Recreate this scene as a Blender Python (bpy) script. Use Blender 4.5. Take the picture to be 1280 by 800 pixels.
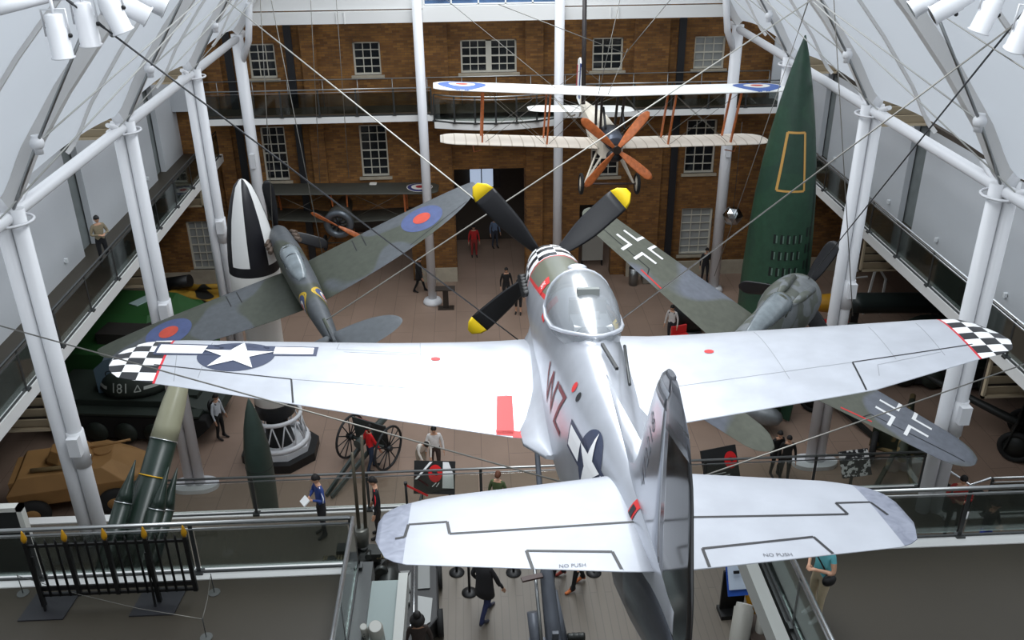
import bpy, bmesh, math, random
from mathutils import Vector, Matrix, Euler
from mathutils.bvhtree import BVHTree
random.seed(7)
for o in list(bpy.data.objects): bpy.data.objects.remove(o)
S = bpy.context.scene
COL = S.collection
PI = math.pi
# ---------------------------------------------------------------- camera, light, exposure
cam = bpy.data.objects.new('camera', bpy.data.cameras.new('camera')); COL.objects.link(cam); S.camera = cam
cam.data.sensor_width = 36; cam.data.lens = 1150/1280*36; cam.data.clip_start = .05; cam.data.clip_end = 300
def cam_matrix():
    F = 1150.; yv = 400+(F*F+(579-640)*(668-640))/573.
    Y = Vector((579-640, 573, -F)).normalized(); Z = -Vector((668-640, -(yv-400), -F)).normalized(); X = Y.cross(Z)
    R = Matrix((X, Y, Z))
    return Matrix.Translation((0, 0, 17.5)) @ R.to_4x4()
cam.matrix_world = cam_matrix()
W = bpy.data.worlds.new('world'); S.world = W; W.use_nodes = True
W.node_tree.nodes['Background'].inputs[0].default_value = (.86, .93, 1, 1)
W.node_tree.nodes['Background'].inputs[1].default_value = 1.3
def area(name, loc, rot, sx, sy, power, color=(1, 1, 1)):
    l = bpy.data.lights.new(name, 'AREA'); l.shape = 'RECTANGLE'; l.size = sx; l.size_y = sy; l.energy = power; l.color = color
    o = bpy.data.objects.new(name, l); COL.objects.link(o); o.location = loc; o.rotation_euler = rot; return o
area('skylight_daylight', (.9, 23, 21.5), (0, 0, 0), 5.5, 40, 6000, (.93, .97, 1))
S.view_settings.view_transform = 'Standard'; S.view_settings.look = 'None'; S.view_settings.gamma = 1
S.view_settings.use_curve_mapping = False; S.view_settings.exposure = -0.34
# ---------------------------------------------------------------- materials
MATS = {}
def nt(m): return m.node_tree.nodes, m.node_tree.links
def mat(name, col, rough=.6, metal=0., var=0., scale=4., bump=0., spec=None, col2=None, thresh=None, coord='Object', alpha=None):
    if name in MATS: return MATS[name]
    m = bpy.data.materials.new(name); m.use_nodes = True; N, L = nt(m)
    b = N['Principled BSDF']; b.inputs['Base Color'].default_value = (*col, 1); b.inputs['Roughness'].default_value = rough
    b.inputs['Metallic'].default_value = metal
    if spec is not None: b.inputs['Specular IOR Level'].default_value = spec
    if var or col2 or bump:
        tc = N.new('ShaderNodeTexCoord'); nz = N.new('ShaderNodeTexNoise'); nz.inputs['Scale'].default_value = scale; nz.inputs['Detail'].default_value = 5
        L.new(tc.outputs[coord], nz.inputs['Vector'])
        rp = N.new('ShaderNodeValToRGB')
        if thresh: rp.color_ramp.elements[0].position = thresh-.01; rp.color_ramp.elements[1].position = thresh+.01
        else: rp.color_ramp.elements[0].position = .3; rp.color_ramp.elements[1].position = .7
        c2 = col2 or tuple(min(1, c*(1+var)) for c in col); c1 = col if col2 else tuple(c*(1-var) for c in col)
        rp.color_ramp.elements[0].color = (*c1, 1); rp.color_ramp.elements[1].color = (*c2, 1)
        L.new(nz.outputs['Fac'], rp.inputs[0]); L.new(rp.outputs[0], b.inputs['Base Color'])
        if bump:
            bp = N.new('ShaderNodeBump'); bp.inputs['Strength'].default_value = bump; bp.inputs['Distance'].default_value = .02
            L.new(nz.outputs['Fac'], bp.inputs['Height']); L.new(bp.outputs[0], b.inputs['Normal'])
    MATS[name] = m; return m
def M_(N, L, op, a, b=None, c=None):
    n = N.new('ShaderNodeMath'); n.operation = op
    for i, v in enumerate((a, b, c)):
        if v is None: continue
        if isinstance(v, (int, float)): n.inputs[i].default_value = v
        else: L.new(v, n.inputs[i])
    return n.outputs[0]
def mixc(N, L, f, a, b):
    n = N.new('ShaderNodeMix'); n.data_type = 'RGBA'
    if isinstance(f, (int, float)): n.inputs[0].default_value = f
    else: L.new(f, n.inputs[0])
    for i, v in ((6, a), (7, b)):
        if isinstance(v, tuple): n.inputs[i].default_value = (*v[:3], 1)
        else: L.new(v, n.inputs[i])
    return n.outputs[2]
def sep(N, L, coord='Object'):
    tc = N.new('ShaderNodeTexCoord'); s = N.new('ShaderNodeSeparateXYZ'); L.new(tc.outputs[coord], s.inputs[0]); return tc.outputs[coord], s.outputs
def srgb(r, g, b):
    f = lambda c: (c/255/12.92) if c/255 <= .04045 else ((c/255+.055)/1.055)**2.4
    return (f(r), f(g), f(b))
white_paint = mat('white_painted_steel', srgb(218, 219, 222), .4)
beam_white = mat('white_fascia', srgb(226, 226, 224), .5)
steel = mat('brushed_steel', srgb(150, 152, 152), .3, .9)
dark_steel = mat('dark_steel', srgb(70, 72, 72), .4, .6)
bright_steel = mat('bright_steel', srgb(215, 218, 220), .25, .9)
black = mat('black_paint', srgb(16, 16, 17), .5)
rubber = mat('black_rubber', srgb(22, 22, 22), .8)
wire_m = mat('steel_cable', srgb(120, 118, 112), .4, .5)
wire_l = mat('pale_cable', srgb(190, 188, 180), .4, .3)
wire_d = mat('dark_cable', srgb(55, 56, 58), .5, .3)
gold = mat('gold_paint', srgb(205, 150, 30), .35, .5)
louver_m = mat('beige_louvre', srgb(170, 155, 130), .6)
red_m = mat('red_paint', srgb(205, 45, 45), .5)
white_flat = mat('white_marking', srgb(240, 240, 240), .5)
black_flat = mat('black_marking', srgb(22, 22, 26), .5)
blue_flat = mat('navy_marking', srgb(52, 60, 84), .5)
wood_m = mat('varnished_wood', srgb(186, 104, 58), .3, 0, .25, 9)
def glass(name, tint, fac, rough=.05):
    m = bpy.data.materials.new(name); m.use_nodes = True; N, L = nt(m)
    for n in list(N):
        if n.type == 'BSDF_PRINCIPLED': N.remove(n)
    out = [n for n in N if n.type == 'OUTPUT_MATERIAL'][0]
    t = N.new('ShaderNodeBsdfTransparent'); t.inputs[0].default_value = (*tint, 1)
    g = N.new('ShaderNodeBsdfGlossy'); g.inputs['Roughness'].default_value = rough; g.inputs[0].default_value = (.8, .85, .85, 1)
    fr = N.new('ShaderNodeFresnel'); fr.inputs[0].default_value = 1.45
    f = M_(N, L, 'ADD', fr.outputs[0], fac); f = M_(N, L, 'MINIMUM', f, .6)
    mx = N.new('ShaderNodeMixShader'); L.new(f, mx.inputs[0]); L.new(t.outputs[0], mx.inputs[1]); L.new(g.outputs[0], mx.inputs[2]); L.new(mx.outputs[0], out.inputs[0])
    return m
bal_glass = glass('grey_tinted_glass', (.56, .59, .57), .02)
clear_glass = glass('clear_glass', (.86, .88, .86), .01)
edge_glass = glass('pale_green_glass', (.72, .8, .78), .03)
def brick_mat():
    m = bpy.data.materials.new('yellow_stock_brick'); m.use_nodes = True; N, L = nt(m); b = N['Principled BSDF']
    co, s = sep(N, L); cb = N.new('ShaderNodeCombineXYZ'); L.new(s[0], cb.inputs[0]); L.new(s[2], cb.inputs[1])
    bt = N.new('ShaderNodeTexBrick'); L.new(cb.outputs[0], bt.inputs['Vector'])
    bt.inputs['Scale'].default_value = 1; bt.inputs['Brick Width'].default_value = .3; bt.inputs['Row Height'].default_value = .1
    bt.inputs['Mortar Size'].default_value = .008; bt.inputs['Mortar Smooth'].default_value = .3
    bt.inputs['Color1'].default_value = (*srgb(150, 108, 56), 1); bt.inputs['Color2'].default_value = (*srgb(112, 76, 40), 1); bt.inputs['Mortar'].default_value = (*srgb(104, 84, 62), 1)
    nz = N.new('ShaderNodeTexNoise'); nz.inputs['Scale'].default_value = 1.2; nz.inputs['Detail'].default_value = 6; L.new(co, nz.inputs['Vector'])
    mx = N.new('ShaderNodeMix'); mx.data_type = 'RGBA'; mx.blend_type = 'MULTIPLY'; mx.inputs[0].default_value = .7
    rp = N.new('ShaderNodeValToRGB'); rp.color_ramp.elements[0].position = .3; rp.color_ramp.elements[0].color = (.5, .45, .42, 1); rp.color_ramp.elements[1].position = .7; rp.color_ramp.elements[1].color = (1.1, 1, .9, 1)
    L.new(nz.outputs[0], rp.inputs[0]); L.new(bt.outputs[0], mx.inputs[6]); L.new(rp.outputs[0], mx.inputs[7]); L.new(mx.outputs[2], b.inputs['Base Color'])
    b.inputs['Roughness'].default_value = .9
    bp = N.new('ShaderNodeBump'); bp.inputs['Strength'].default_value = .5; bp.inputs['Distance'].default_value = .01; L.new(bt.outputs['Fac'], bp.inputs['Height']); bp.invert = True; L.new(bp.outputs[0], b.inputs['Normal'])
    return m
brick = brick_mat()
def tile_mat(name, c1, c2, mortar, w, h, rough, swap=False, ms=.012):
    m = bpy.data.materials.new(name); m.use_nodes = True; N, L = nt(m); b = N['Principled BSDF']
    co, s = sep(N, L); cb = N.new('ShaderNodeCombineXYZ'); L.new(s[1 if swap else 0], cb.inputs[0]); L.new(s[0 if swap else 1], cb.inputs[1])
    bt = N.new('ShaderNodeTexBrick'); L.new(cb.outputs[0], bt.inputs['Vector']); bt.offset = 0 if not swap else .5
    bt.inputs['Scale'].default_value = 1; bt.inputs['Brick Width'].default_value = w; bt.inputs['Row Height'].default_value = h; bt.inputs['Mortar Size'].default_value = ms
    bt.inputs['Color1'].default_value = (*c1, 1); bt.inputs['Color2'].default_value = (*c2, 1); bt.inputs['Mortar'].default_value = (*mortar, 1)
    nz = N.new('ShaderNodeTexNoise'); nz.inputs['Scale'].default_value = .5; nz.inputs['Detail'].default_value = 4; L.new(co, nz.inputs['Vector'])
    rp = N.new('ShaderNodeValToRGB'); rp.color_ramp.elements[0].position = .3; rp.color_ramp.elements[0].color = (.86, .86, .86, 1); rp.color_ramp.elements[1].position = .7; rp.color_ramp.elements[1].color = (1.06, 1.06, 1.06, 1)
    mx = N.new('ShaderNodeMix'); mx.data_type = 'RGBA'; mx.blend_type = 'MULTIPLY'; mx.inputs[0].default_value = 1
    L.new(nz.outputs[0], rp.inputs[0]); L.new(bt.outputs[0], mx.inputs[6]); L.new(rp.outputs[0], mx.inputs[7]); L.new(mx.outputs[2], b.inputs['Base Color']); b.inputs['Roughness'].default_value = rough
    return m
floor_m = tile_mat('terrazzo_strips', srgb(150, 127, 112), srgb(146, 124, 109), srgb(120, 102, 90), 3.6, .9, .45, True)
mezz_m = tile_mat('ribbed_grey_floor', srgb(103, 95, 84), srgb(100, 92, 82), srgb(90, 83, 74), 6, .16, .5, True, .01)
upper_m = mat('brown_grey_floor', srgb(58, 52, 42), .5, 0, .06, .6)
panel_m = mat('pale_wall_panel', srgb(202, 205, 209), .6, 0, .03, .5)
membrane_m = mat('white_vault_membrane', srgb(222, 224, 227), .7, 0, .03, .3)
N, L = nt(membrane_m); b_ = N['Principled BSDF']; o_ = [n for n in N if n.type == 'OUTPUT_MATERIAL'][0]; tl_ = N.new('ShaderNodeBsdfTranslucent'); tl_.inputs[0].default_value = (.9, .93, .97, 1); mx_ = N.new('ShaderNodeMixShader'); mx_.inputs[0].default_value = .5
L.new(b_.outputs[0], mx_.inputs[1]); L.new(tl_.outputs[0], mx_.inputs[2]); L.new(mx_.outputs[0], o_.inputs[0])
rib_m = mat('grey_vault_rib', srgb(214, 213, 212), .6)
strip_m = mat('grey_recess', srgb(120, 126, 126), .6, 0, .1, 3)
stone_m = mat('pale_stone', srgb(170, 160, 142), .8, 0, .1, 3)
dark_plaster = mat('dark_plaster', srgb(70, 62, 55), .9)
# ---------------------------------------------------------------- mesh helpers
class MB:
    def __init__(s): s.v = []; s.f = []; s.mi = []; s.cur = 0; s.sm = []; s.smooth = False
    def add(s, vs, fs):
        n = len(s.v); s.v += [Vector(v) for v in vs]
        for f in fs: s.f.append([i+n for i in f]); s.mi.append(s.cur); s.sm.append(s.smooth)
        return s
    def box(s, a, b):
        x0, y0, z0 = a; x1, y1, z1 = b; sm = s.smooth; s.smooth = False
        s.add([(x0, y0, z0), (x1, y0, z0), (x1, y1, z0), (x0, y1, z0), (x0, y0, z1), (x1, y0, z1), (x1, y1, z1), (x0, y1, z1)],
              [(0, 3, 2, 1), (4, 5, 6, 7), (0, 1, 5, 4), (1, 2, 6, 5), (2, 3, 7, 6), (3, 0, 4, 7)]); s.smooth = sm; return s
    def obox(s, c, size, M):
        h = Vector(size)/2; sm = s.smooth; s.smooth = False
        vs = [Vector(c)+M @ Vector((sx*h.x, sy*h.y, sz*h.z)) for sz in (-1, 1) for sx, sy in ((-1, -1), (1, -1), (1, 1), (-1, 1))]
        s.add(vs, [(0, 3, 2, 1), (4, 5, 6, 7), (0, 1, 5, 4), (1, 2, 6, 5), (2, 3, 7, 6), (3, 0, 4, 7)]); s.smooth = sm; return s
    def bar(s, p0, p1, w, h, up=(0, 0, 1)):
        p0 = Vector(p0); p1 = Vector(p1); d = (p1-p0); l = d.length; d.normalize(); u = Vector(up)
        if abs(d.dot(u)) > .98: u = Vector((1, 0, 0))
        x = d.cross(u).normalized(); z = x.cross(d)
        return s.obox((p0+p1)/2, (w, l, h), Matrix((x, d, z)).transposed())
    def tube(s, p0, p1, r0, r1=None, n=12, cap=True):
        return s.path([p0, p1], [r0, r0 if r1 is None else r1], n, cap)
    def path(s, ps, rs, n=12, cap=True):
        ps = [Vector(p) for p in ps]
        if isinstance(rs, (int, float)): rs = [rs]*len(ps)
        sm = s.smooth; s.smooth = True; base = len(s.v); ref = None
        for i, p in enumerate(ps):
            d = (ps[min(i+1, len(ps)-1)]-ps[max(i-1, 0)]).normalized()
            if ref is None: ref = d.orthogonal().normalized()
            x = (ref-d*ref.dot(d)).normalized(); ref = x; y = d.cross(x)
            for k in range(n):
                a = 2*PI*k/n; s.v.append(p+(x*math.cos(a)+y*math.sin(a))*rs[i])
        for i in range(len(ps)-1):
            for k in range(n):
                a = base+i*n+k; b = base+i*n+(k+1) % n
                s.f.append([a, b, b+n, a+n]); s.mi.append(s.cur); s.sm.append(True)
        if cap:
            s.f.append([base+k for k in range(n)][::-1]); s.mi.append(s.cur); s.sm.append(False)
            e = base+(len(ps)-1)*n; s.f.append([e+k for k in range(n)]); s.mi.append(s.cur); s.sm.append(False)
        s.smooth = sm; return s
    def lathe(s, prof, o=(0, 0, 0), ax='z', n=24):   # prof: (r, h)
        o = Vector(o); base = len(s.v)
        for r, h in prof:
            for k in range(n):
                a = 2*PI*k/n; c, q = math.cos(a)*r, math.sin(a)*r
                s.v.append(o+(Vector((c, q, h)) if ax == 'z' else Vector((c, h, -q)) if ax == 'y' else Vector((h, c, q))))
        for i in range(len(prof)-1):
            for k in range(n):
                a = base+i*n+k; b = base+i*n+(k+1) % n; s.f.append([a, b, b+n, a+n]); s.mi.append(s.cur); s.sm.append(True)
        s.f.append([base+k for k in range(n)][::-1]); s.mi.append(s.cur); s.sm.append(False)
        e = base+(len(prof)-1)*n; s.f.append([e+k for k in range(n)]); s.mi.append(s.cur); s.sm.append(False)
        return s
    def loft(s, rings, cap=True, closed=True, smooth=True):
        base = len(s.v); n = len(rings[0])
        for r in rings: s.v += [Vector(p) for p in r]
        for i in range(len(rings)-1):
            for k in range(n if closed else n-1):
                a = base+i*n+k; b = base+i*n+(k+1) % n; s.f.append([a, b, b+n, a+n]); s.mi.append(s.cur); s.sm.append(smooth)
        if cap:
            s.f.append([base+k for k in range(n)][::-1]); s.mi.append(s.cur); s.sm.append(False)
            e = base+(len(rings)-1)*n; s.f.append([e+k for k in range(n)]); s.mi.append(s.cur); s.sm.append(False)
        return s
    def prism(s, poly, fn, t0, t1):   # poly 2D, fn(u,v,t)->3D
        n = len(poly); a = [fn(u, v, t0) for u, v in poly]; b = [fn(u, v, t1) for u, v in poly]; sm = s.smooth; s.smooth = False
        s.add(a+b, [list(range(n))[::-1], [n+i for i in range(n)]]+[[i, (i+1) % n, n+(i+1) % n, n+i] for i in range(n)]); s.smooth = sm; return s
    def sphere(s, c, r, n=12, m=8, sc=(1, 1, 1)):
        rings = []
        for i in range(m+1):
            a = PI*i/m; rr = max(math.sin(a), .01); rings.append([(c[0]+r*sc[0]*rr*math.cos(2*PI*k/n), c[1]+r*sc[1]*rr*math.sin(2*PI*k/n), c[2]-r*sc[2]*math.cos(a)) for k in range(n)])
        return s.loft(rings)
    def torus(s, c, R, r, ax='x', n=28, m=8):
        rings = []
        for i in range(n):
            a = 2*PI*i/n; ring = []
            for k in range(m):
                b = 2*PI*k/m; rr = R+r*math.cos(b); h = r*math.sin(b); u, v = rr*math.cos(a), rr*math.sin(a)
                ring.append(Vector(c)+(Vector((h, u, v)) if ax == 'x' else Vector((u, h, v)) if ax == 'y' else Vector((u, v, h))))
            rings.append(ring)
        rings.append(rings[0]); return s.loft(rings, cap=False)
    def build(s, name, mats, parent=None, loc=None, bevel=0):
        me = bpy.data.meshes.new(name); me.from_pydata([tuple(v) for v in s.v], [], s.f)
        if not isinstance(mats, (list, tuple)): mats = [mats]
        for m in mats: me.materials.append(m)
        me.polygons.foreach_set('material_index', s.mi); me.polygons.foreach_set('use_smooth', s.sm)
        bm = bmesh.new(); bm.from_mesh(me); bmesh.ops.recalc_face_normals(bm, faces=bm.faces); bm.to_mesh(me); bm.free(); me.update()
        o = bpy.data.objects.new(name, me); COL.objects.link(o)
        if parent: o.parent = parent
        if loc is not None: o.location = loc
        if bevel:
            b = o.modifiers.new('bevel', 'BEVEL'); b.width = bevel; b.segments = 2; b.limit_method = 'ANGLE'
        return o
def tag(o, label=None, cat=None, group=None, kind=None):
    if label: o['label'] = label
    if cat: o['category'] = cat
    if group: o['group'] = group
    if kind: o['kind'] = kind
    return o
def thing(name, label, cat, loc=(0, 0, 0), rotz=0, group=None, mw=None):
    o = bpy.data.objects.new(name, None); COL.objects.link(o); o.empty_display_size = .1
    if mw is not None: o.matrix_world = mw
    else: o.location = loc; o.rotation_euler = (0, 0, rotz)
    return tag(o, label, cat, group)
def struct(name, mb, m, bevel=0):
    o = mb.build(name, m, bevel=bevel); o['kind'] = 'structure'; return o
def dup(root, loc=None, rotz=None, label=None):
    r = root.copy(); COL.objects.link(r)
    if loc is not None: r.location = loc
    if rotz is not None: r.rotation_euler = (0, 0, rotz)
    if label: r['label'] = label
    for ch in list(root.children):
        c = ch.copy(); COL.objects.link(c); c.parent = r
        for g in list(ch.children):
            d = g.copy(); COL.objects.link(d); d.parent = c
    return r
def pose(loc, yaw, pit, rol):
    return Matrix.Translation(loc) @ Matrix.Rotation(math.radians(yaw), 4, 'Z') @ Matrix.Rotation(math.radians(pit), 4, 'X') @ Matrix.Rotation(math.radians(rol), 4, 'Y')
def text_polys(txt, size, align='CENTER', outline=0):
    c = bpy.data.curves.new('t', 'FONT'); c.body = txt; c.size = size; c.align_x = align; c.align_y = 'CENTER'; c.resolution_u = 3
    o = bpy.data.objects.new('t', c); COL.objects.link(o); dg = bpy.context.evaluated_depsgraph_get()
    me = bpy.data.meshes.new_from_object(o.evaluated_get(dg)); vs = [tuple(v.co.xy) for v in me.vertices]; fs = [[vs[i] for i in p.vertices] for p in me.polygons]
    bpy.data.objects.remove(o); return fs
def decal(name, targets, polys, O, U, V, D, m, parent, off=.004, cell=.07, back=3.):
    """polys in the (U,V) plane through O, laid onto the targets' surface along D (local coordinates of the thing)"""
    O, U, V, D = Vector(O), Vector(U), Vector(V), Vector(D).normalized()
    trees = []
    for t in targets:
        bm = bmesh.new(); bm.from_mesh(t.data); trees.append(BVHTree.FromBMesh(bm)); bm.free()
    bm = bmesh.new()
    for p in polys:
        vs = [bm.verts.new((u, v, 0)) for u, v in p]
        try: bm.faces.new(vs)
        except ValueError: pass
    bmesh.ops.triangulate(bm, faces=bm.faces[:])
    xs = [v.co.x for v in bm.verts]; ys = [v.co.y for v in bm.verts]
    for ax, lo, hi in ((0, min(xs), max(xs)), (1, min(ys), max(ys))):
        k = math.ceil(lo/cell)
        while k*cell < hi:
            co = Vector((0, 0, 0)); co[ax] = k*cell; no = Vector((0, 0, 0)); no[ax] = 1
            bmesh.ops.bisect_plane(bm, geom=bm.verts[:]+bm.edges[:]+bm.faces[:], plane_co=co, plane_no=no); k += 1
    dead = []
    for v in bm.verts:
        p = O+U*v.co.x+V*v.co.y-D*back; best = None
        for t in trees:
            h = t.ray_cast(p, D, back*2)
            if h[0] is not None and (best is None or h[3] < best[3]): best = h
        if best is None: dead.append(v)
        else:
            n = best[1]
            if n.dot(D) > 0: n = -n
            v.co = best[0]+n*off
    bmesh.ops.delete(bm, geom=dead, context='VERTS')
    me = bpy.data.meshes.new(name); bm.normal_update(); bm.to_mesh(me); bm.free(); me.materials.append(m)
    o = bpy.data.objects.new(name, me); COL.objects.link(o); o.parent = parent; return o
def circ(cx, cy, r, n=32, ry=None):
    return [(cx+r*math.cos(2*PI*k/n), cy+(ry or r)*math.sin(2*PI*k/n)) for k in range(n)]
def star(cx, cy, r, rot=PI/2):
    out = []
    for k in range(5):
        a = rot+2*PI*k/5; b = a+PI/5; c = a-PI/5; ri = r*.382
        out.append([(cx, cy), (cx+ri*math.cos(c), cy+ri*math.sin(c)), (cx+r*math.cos(a), cy+r*math.sin(a)), (cx+ri*math.cos(b), cy+ri*math.sin(b))])
    return out
def rect(x0, y0, x1, y1): return [(x0, y0), (x1, y0), (x1, y1), (x0, y1)]
def line2(x0, y0, x1, y1, w):
    d = Vector((x1-x0, y1-y0)).normalized(); n = Vector((-d.y, d.x))*w/2
    return [(x0-n.x, y0-n.y), (x1-n.x, y1-n.y), (x1+n.x, y1+n.y), (x0+n.x, y0+n.y)]
def interp(tab, x):
    if x <= tab[0][0]: return tab[0][1]
    for a, b in zip(tab, tab[1:]):
        if x <= b[0]:
            t = (x-a[0])/(b[0]-a[0]); return a[1]+(b[1]-a[1])*t
    return tab[-1][1]
def airfoil(n=14):
    up = []
    for i in range(n+1):
        c = (1-math.cos(PI*i/n))/2; t = 5*(.2969*math.sqrt(c)-.126*c-.3516*c*c+.2843*c**3-.1015*c**4); up.append((c, t))
    return [(c, t) for c, t in up]+[(c, -t*.6) for c, t in up[-2:0:-1]]
AF = airfoil()
def wing_mesh(stations, tk=.13):
    """stations: (x, yLE, yTE, z[, thickness])"""
    mb = MB(); rings = []
    for st in stations:
        x, le, te, z = st[:4]; k = st[4] if len(st) > 4 else tk; ch = le-te
        rings.append([(x, le-c*ch, z+t*ch*k) for c, t in AF])
    return mb.loft(rings)
def fus_ring(y, hw, top, bot, n=28, x0=0, ex=2.3, flat=0):
    zc = top*.45+bot*.55; ring = []
    for k in range(n):
        a = 2*PI*k/n; c, s_ = math.cos(a), math.sin(a)
        cx = math.copysign(abs(c)**(2/ex), c)*hw; h = (top-zc) if s_ > 0 else (zc-bot)
        ring.append((x0+cx, y, zc+math.copysign(abs(s_)**(2/ex), s_)*h))
    return ring
def refine(tab, n):
    out = []; ys = [t[0] for t in tab]
    for i in range(len(tab)-1):
        for k in range(n):
            t = k/n; p0 = tab[max(i-1, 0)]; p1 = tab[i]; p2 = tab[i+1]; p3 = tab[min(i+2, len(tab)-1)]
            row = [p1[0]+(p2[0]-p1[0])*t]
            for j in range(1, len(p1)):
                a, b, c, d = p0[j], p1[j], p2[j], p3[j]
                m1 = (c-a)/2; m2 = (d-b)/2; row.append((2*t**3-3*t*t+1)*b+(t**3-2*t*t+t)*m1+(-2*t**3+3*t*t)*c+(t**3-t*t)*m2)
            out.append(row)
    out.append(list(tab[-1])); return out
def fuselage(tab, n=28, ex=2.3, sub=4):
    return MB().loft([fus_ring(r[0], max(r[1], .005), r[2], r[3], n, 0, ex) for r in refine(tab, sub)])
def blade(mb, ang, R, chord, y=0, zc=0, xc=0, tip=None, tipmat=1, root=.12, th=.05, twist=.6, hub=0):
    rings = []; n = 10; rad = Vector((math.cos(ang), 0, math.sin(ang))); tan = Vector((-math.sin(ang), 0, math.cos(ang))); ax = Vector((0, 1, 0))
    ts = [i/14 for i in range(15)]; cuts = []
    for t in ts:
        r = root+(R-root)*t
        w = chord*(.35+.65*math.sin(min(1, t*1.9)*PI/2))*(1 if t < .8 else math.sqrt(max(.02, 1-((t-.8)/.2)**2*.93))); tw = twist*(1-t*.75)
        dx = tan*math.cos(tw)+ax*math.sin(tw); dz = ax*math.cos(tw)-tan*math.sin(tw); k = th*(1-.7*t)
        c = rad*r+Vector((xc, y, zc))
        rings.append([c+dx*(w/2*math.cos(2*PI*j/n))+dz*(k/2*math.sin(2*PI*j/n)) for j in range(n)])
    if tip:
        i = int(14*(1-tip/(R-root))); i = max(1, min(13, i))
        mb.cur = 0; mb.loft(rings[:i+1]); mb.cur = tipmat; mb.loft(rings[i:]); mb.cur = 0
    else: mb.loft(rings)
    return mb
def strip_on(name, targets, segs, w, m, parent, O=(0, 0, 2), U=(1, 0, 0), V=(0, 1, 0), D=(0, 0, -1), off=.003):
    polys = []
    for s_ in segs:
        for a, b in zip(s_, s_[1:]): polys.append(line2(*a, *b, w))
    return decal(name, targets, polys, O, U, V, D, m, parent, off=off, cell=.12)
# ================================================================ SETTING
YB = 39.5; ZU = 6.3; ZM = 3.4
struct('wall_light_block', MB().box((-18, -4.2, 0), (22, -4, 16)), mat('pale_light_block', srgb(170, 170, 168), .8))  # unseen wall added behind the camera to block world light
struct('floor', MB().box((-26, -4, -.2), (28, 60, 0)), floor_m)
def wall_holes(x0, x1, z0, z1, holes, y, d, mb=None):
    mb = mb or MB(); xs = sorted({x0, x1, *[h[0] for h in holes], *[h[1] for h in holes]}); zs = sorted({z0, z1, *[h[2] for h in holes], *[h[3] for h in holes]})
    for a, b in zip(xs, xs[1:]):
        for c, e in zip(zs, zs[1:]):
            mx, mz = (a+b)/2, (c+e)/2
            if any(h[0] < mx < h[1] and h[2] < mz < h[3] for h in holes): continue
            mb.box((a, y, c), (b, y+d, e))
    return mb
WIN = [(-9.16, -8.05, 9.45, 10.86), (-4.84, -3.7, 9.5, 10.86), (-.36, 1.99, 9.5, 10.86), (5.19, 6.49, 9.48, 10.84), (9.52, 10.84, 9.47, 10.82),
       (-9.1, -8.05, 5.0, 7.4), (-4.87, -3.68, 5.08, 7.38), (5.25, 6.5, 4.83, 7.15), (9.45, 10.8, 4.86, 7.28),
       (-12.95, -11.9, .85, 3.2), (9.5, 10.95, .92, 3.2)]
HOLES = WIN+[(-.85, 2.3, 0, 5.3), (4.8, 6.3, 0, 3.5), (-5.5, -2.9, 0, 2.7)]
wb = wall_holes(-20, 22, 0, 13.2, HOLES, YB, .5)
for px0, px1 in ((-10.9, -10.3), (-7.9+.05, -7.3), (-6.95, -6.35), (6.95, 8.4), (-1.9, -.9), (2.35, 3.1)):
    if px1 < -7 and px1 > -8: continue
    wb.box((px0, YB-.22, 0), (px1, YB, 11.9))
struct('wall_back', wb, brick)
# arch over the left opening
mb = MB(); poly = [(-5.5, 2.7)]+[(-4.2-1.3*math.cos(PI*k/12), 2.7+.75*math.sin(PI*k/12)) for k in range(13)]+[(-2.9, 2.7)]
mb.prism(poly[1:-1], lambda u, v, t: (u, t, v), YB-.02, YB-.06); struct('trim_1', mb, mat('dark_arch_glass', srgb(30, 28, 26), .3))
# lit vestibule behind the openings
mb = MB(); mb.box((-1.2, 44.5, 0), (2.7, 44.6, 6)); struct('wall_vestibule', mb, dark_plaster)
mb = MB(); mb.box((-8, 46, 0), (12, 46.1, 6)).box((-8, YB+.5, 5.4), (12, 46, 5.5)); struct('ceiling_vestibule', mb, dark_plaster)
emi = bpy.data.materials.new('daylit_far_pane'); emi.use_nodes = True; emi.node_tree.nodes['Principled BSDF'].inputs['Emission Color'].default_value = (.6, .75, 1, 1); emi.node_tree.nodes['Principled BSDF'].inputs['Emission Strength'].default_value = .7
winglass = mat('dark_window_pane', srgb(28, 32, 36), .12, 0, .3, 1.5)
blind = mat('white_window_blind', srgb(150, 152, 150), .6)
winframe = mat('white_sash', srgb(205, 200, 186), .5)
darkpipe = mat('dark_drainpipe', srgb(26, 26, 30), .5)
for i, (a, b, c, e) in enumerate(WIN):
    n = i+1; mb = MB(); fw = .07
    mb.box((a, YB+.12, c), (a+fw, YB+.22, e)).box((b-fw, YB+.12, c), (b, YB+.22, e)).box((a, YB+.12, e-fw), (b, YB+.22, e)).box((a, YB+.1, c), (b, YB+.22, c+fw))
    dbl = (b-a) > 2; cells = [(a+fw, b-fw)] if not dbl else [(a+fw, (a+b)/2-.12), ((a+b)/2+.12, b-fw)]
    if dbl: mb.box(((a+b)/2-.12, YB+.12, c), ((a+b)/2+.12, YB+.22, e))
    rows = 4 if e-c < 1.6 else 6
    for u, v in cells:
        for k in (1, 2):
            x = u+(v-u)*k/3; mb.box((x-.018, YB+.16, c), (x+.018, YB+.2, e))
        for k in range(1, rows):
            z = c+(e-c)*k/rows; t = .03 if k == rows//2 else .018; mb.box((u, YB+.15, z-t), (v, YB+.2, z+t))
    w = mb.build('window_%d' % n, winframe); w['kind'] = 'structure'
    g = MB().box((a, YB+.22, c), (b, YB+.24, e)).build('window_glass', winglass if i not in (4, 9, 10) else blind, w)
    MB().box((a-.12, YB-.1, c-.12), (b+.12, YB+.12, c)).build('window_sill', stone_m, w)
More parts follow.
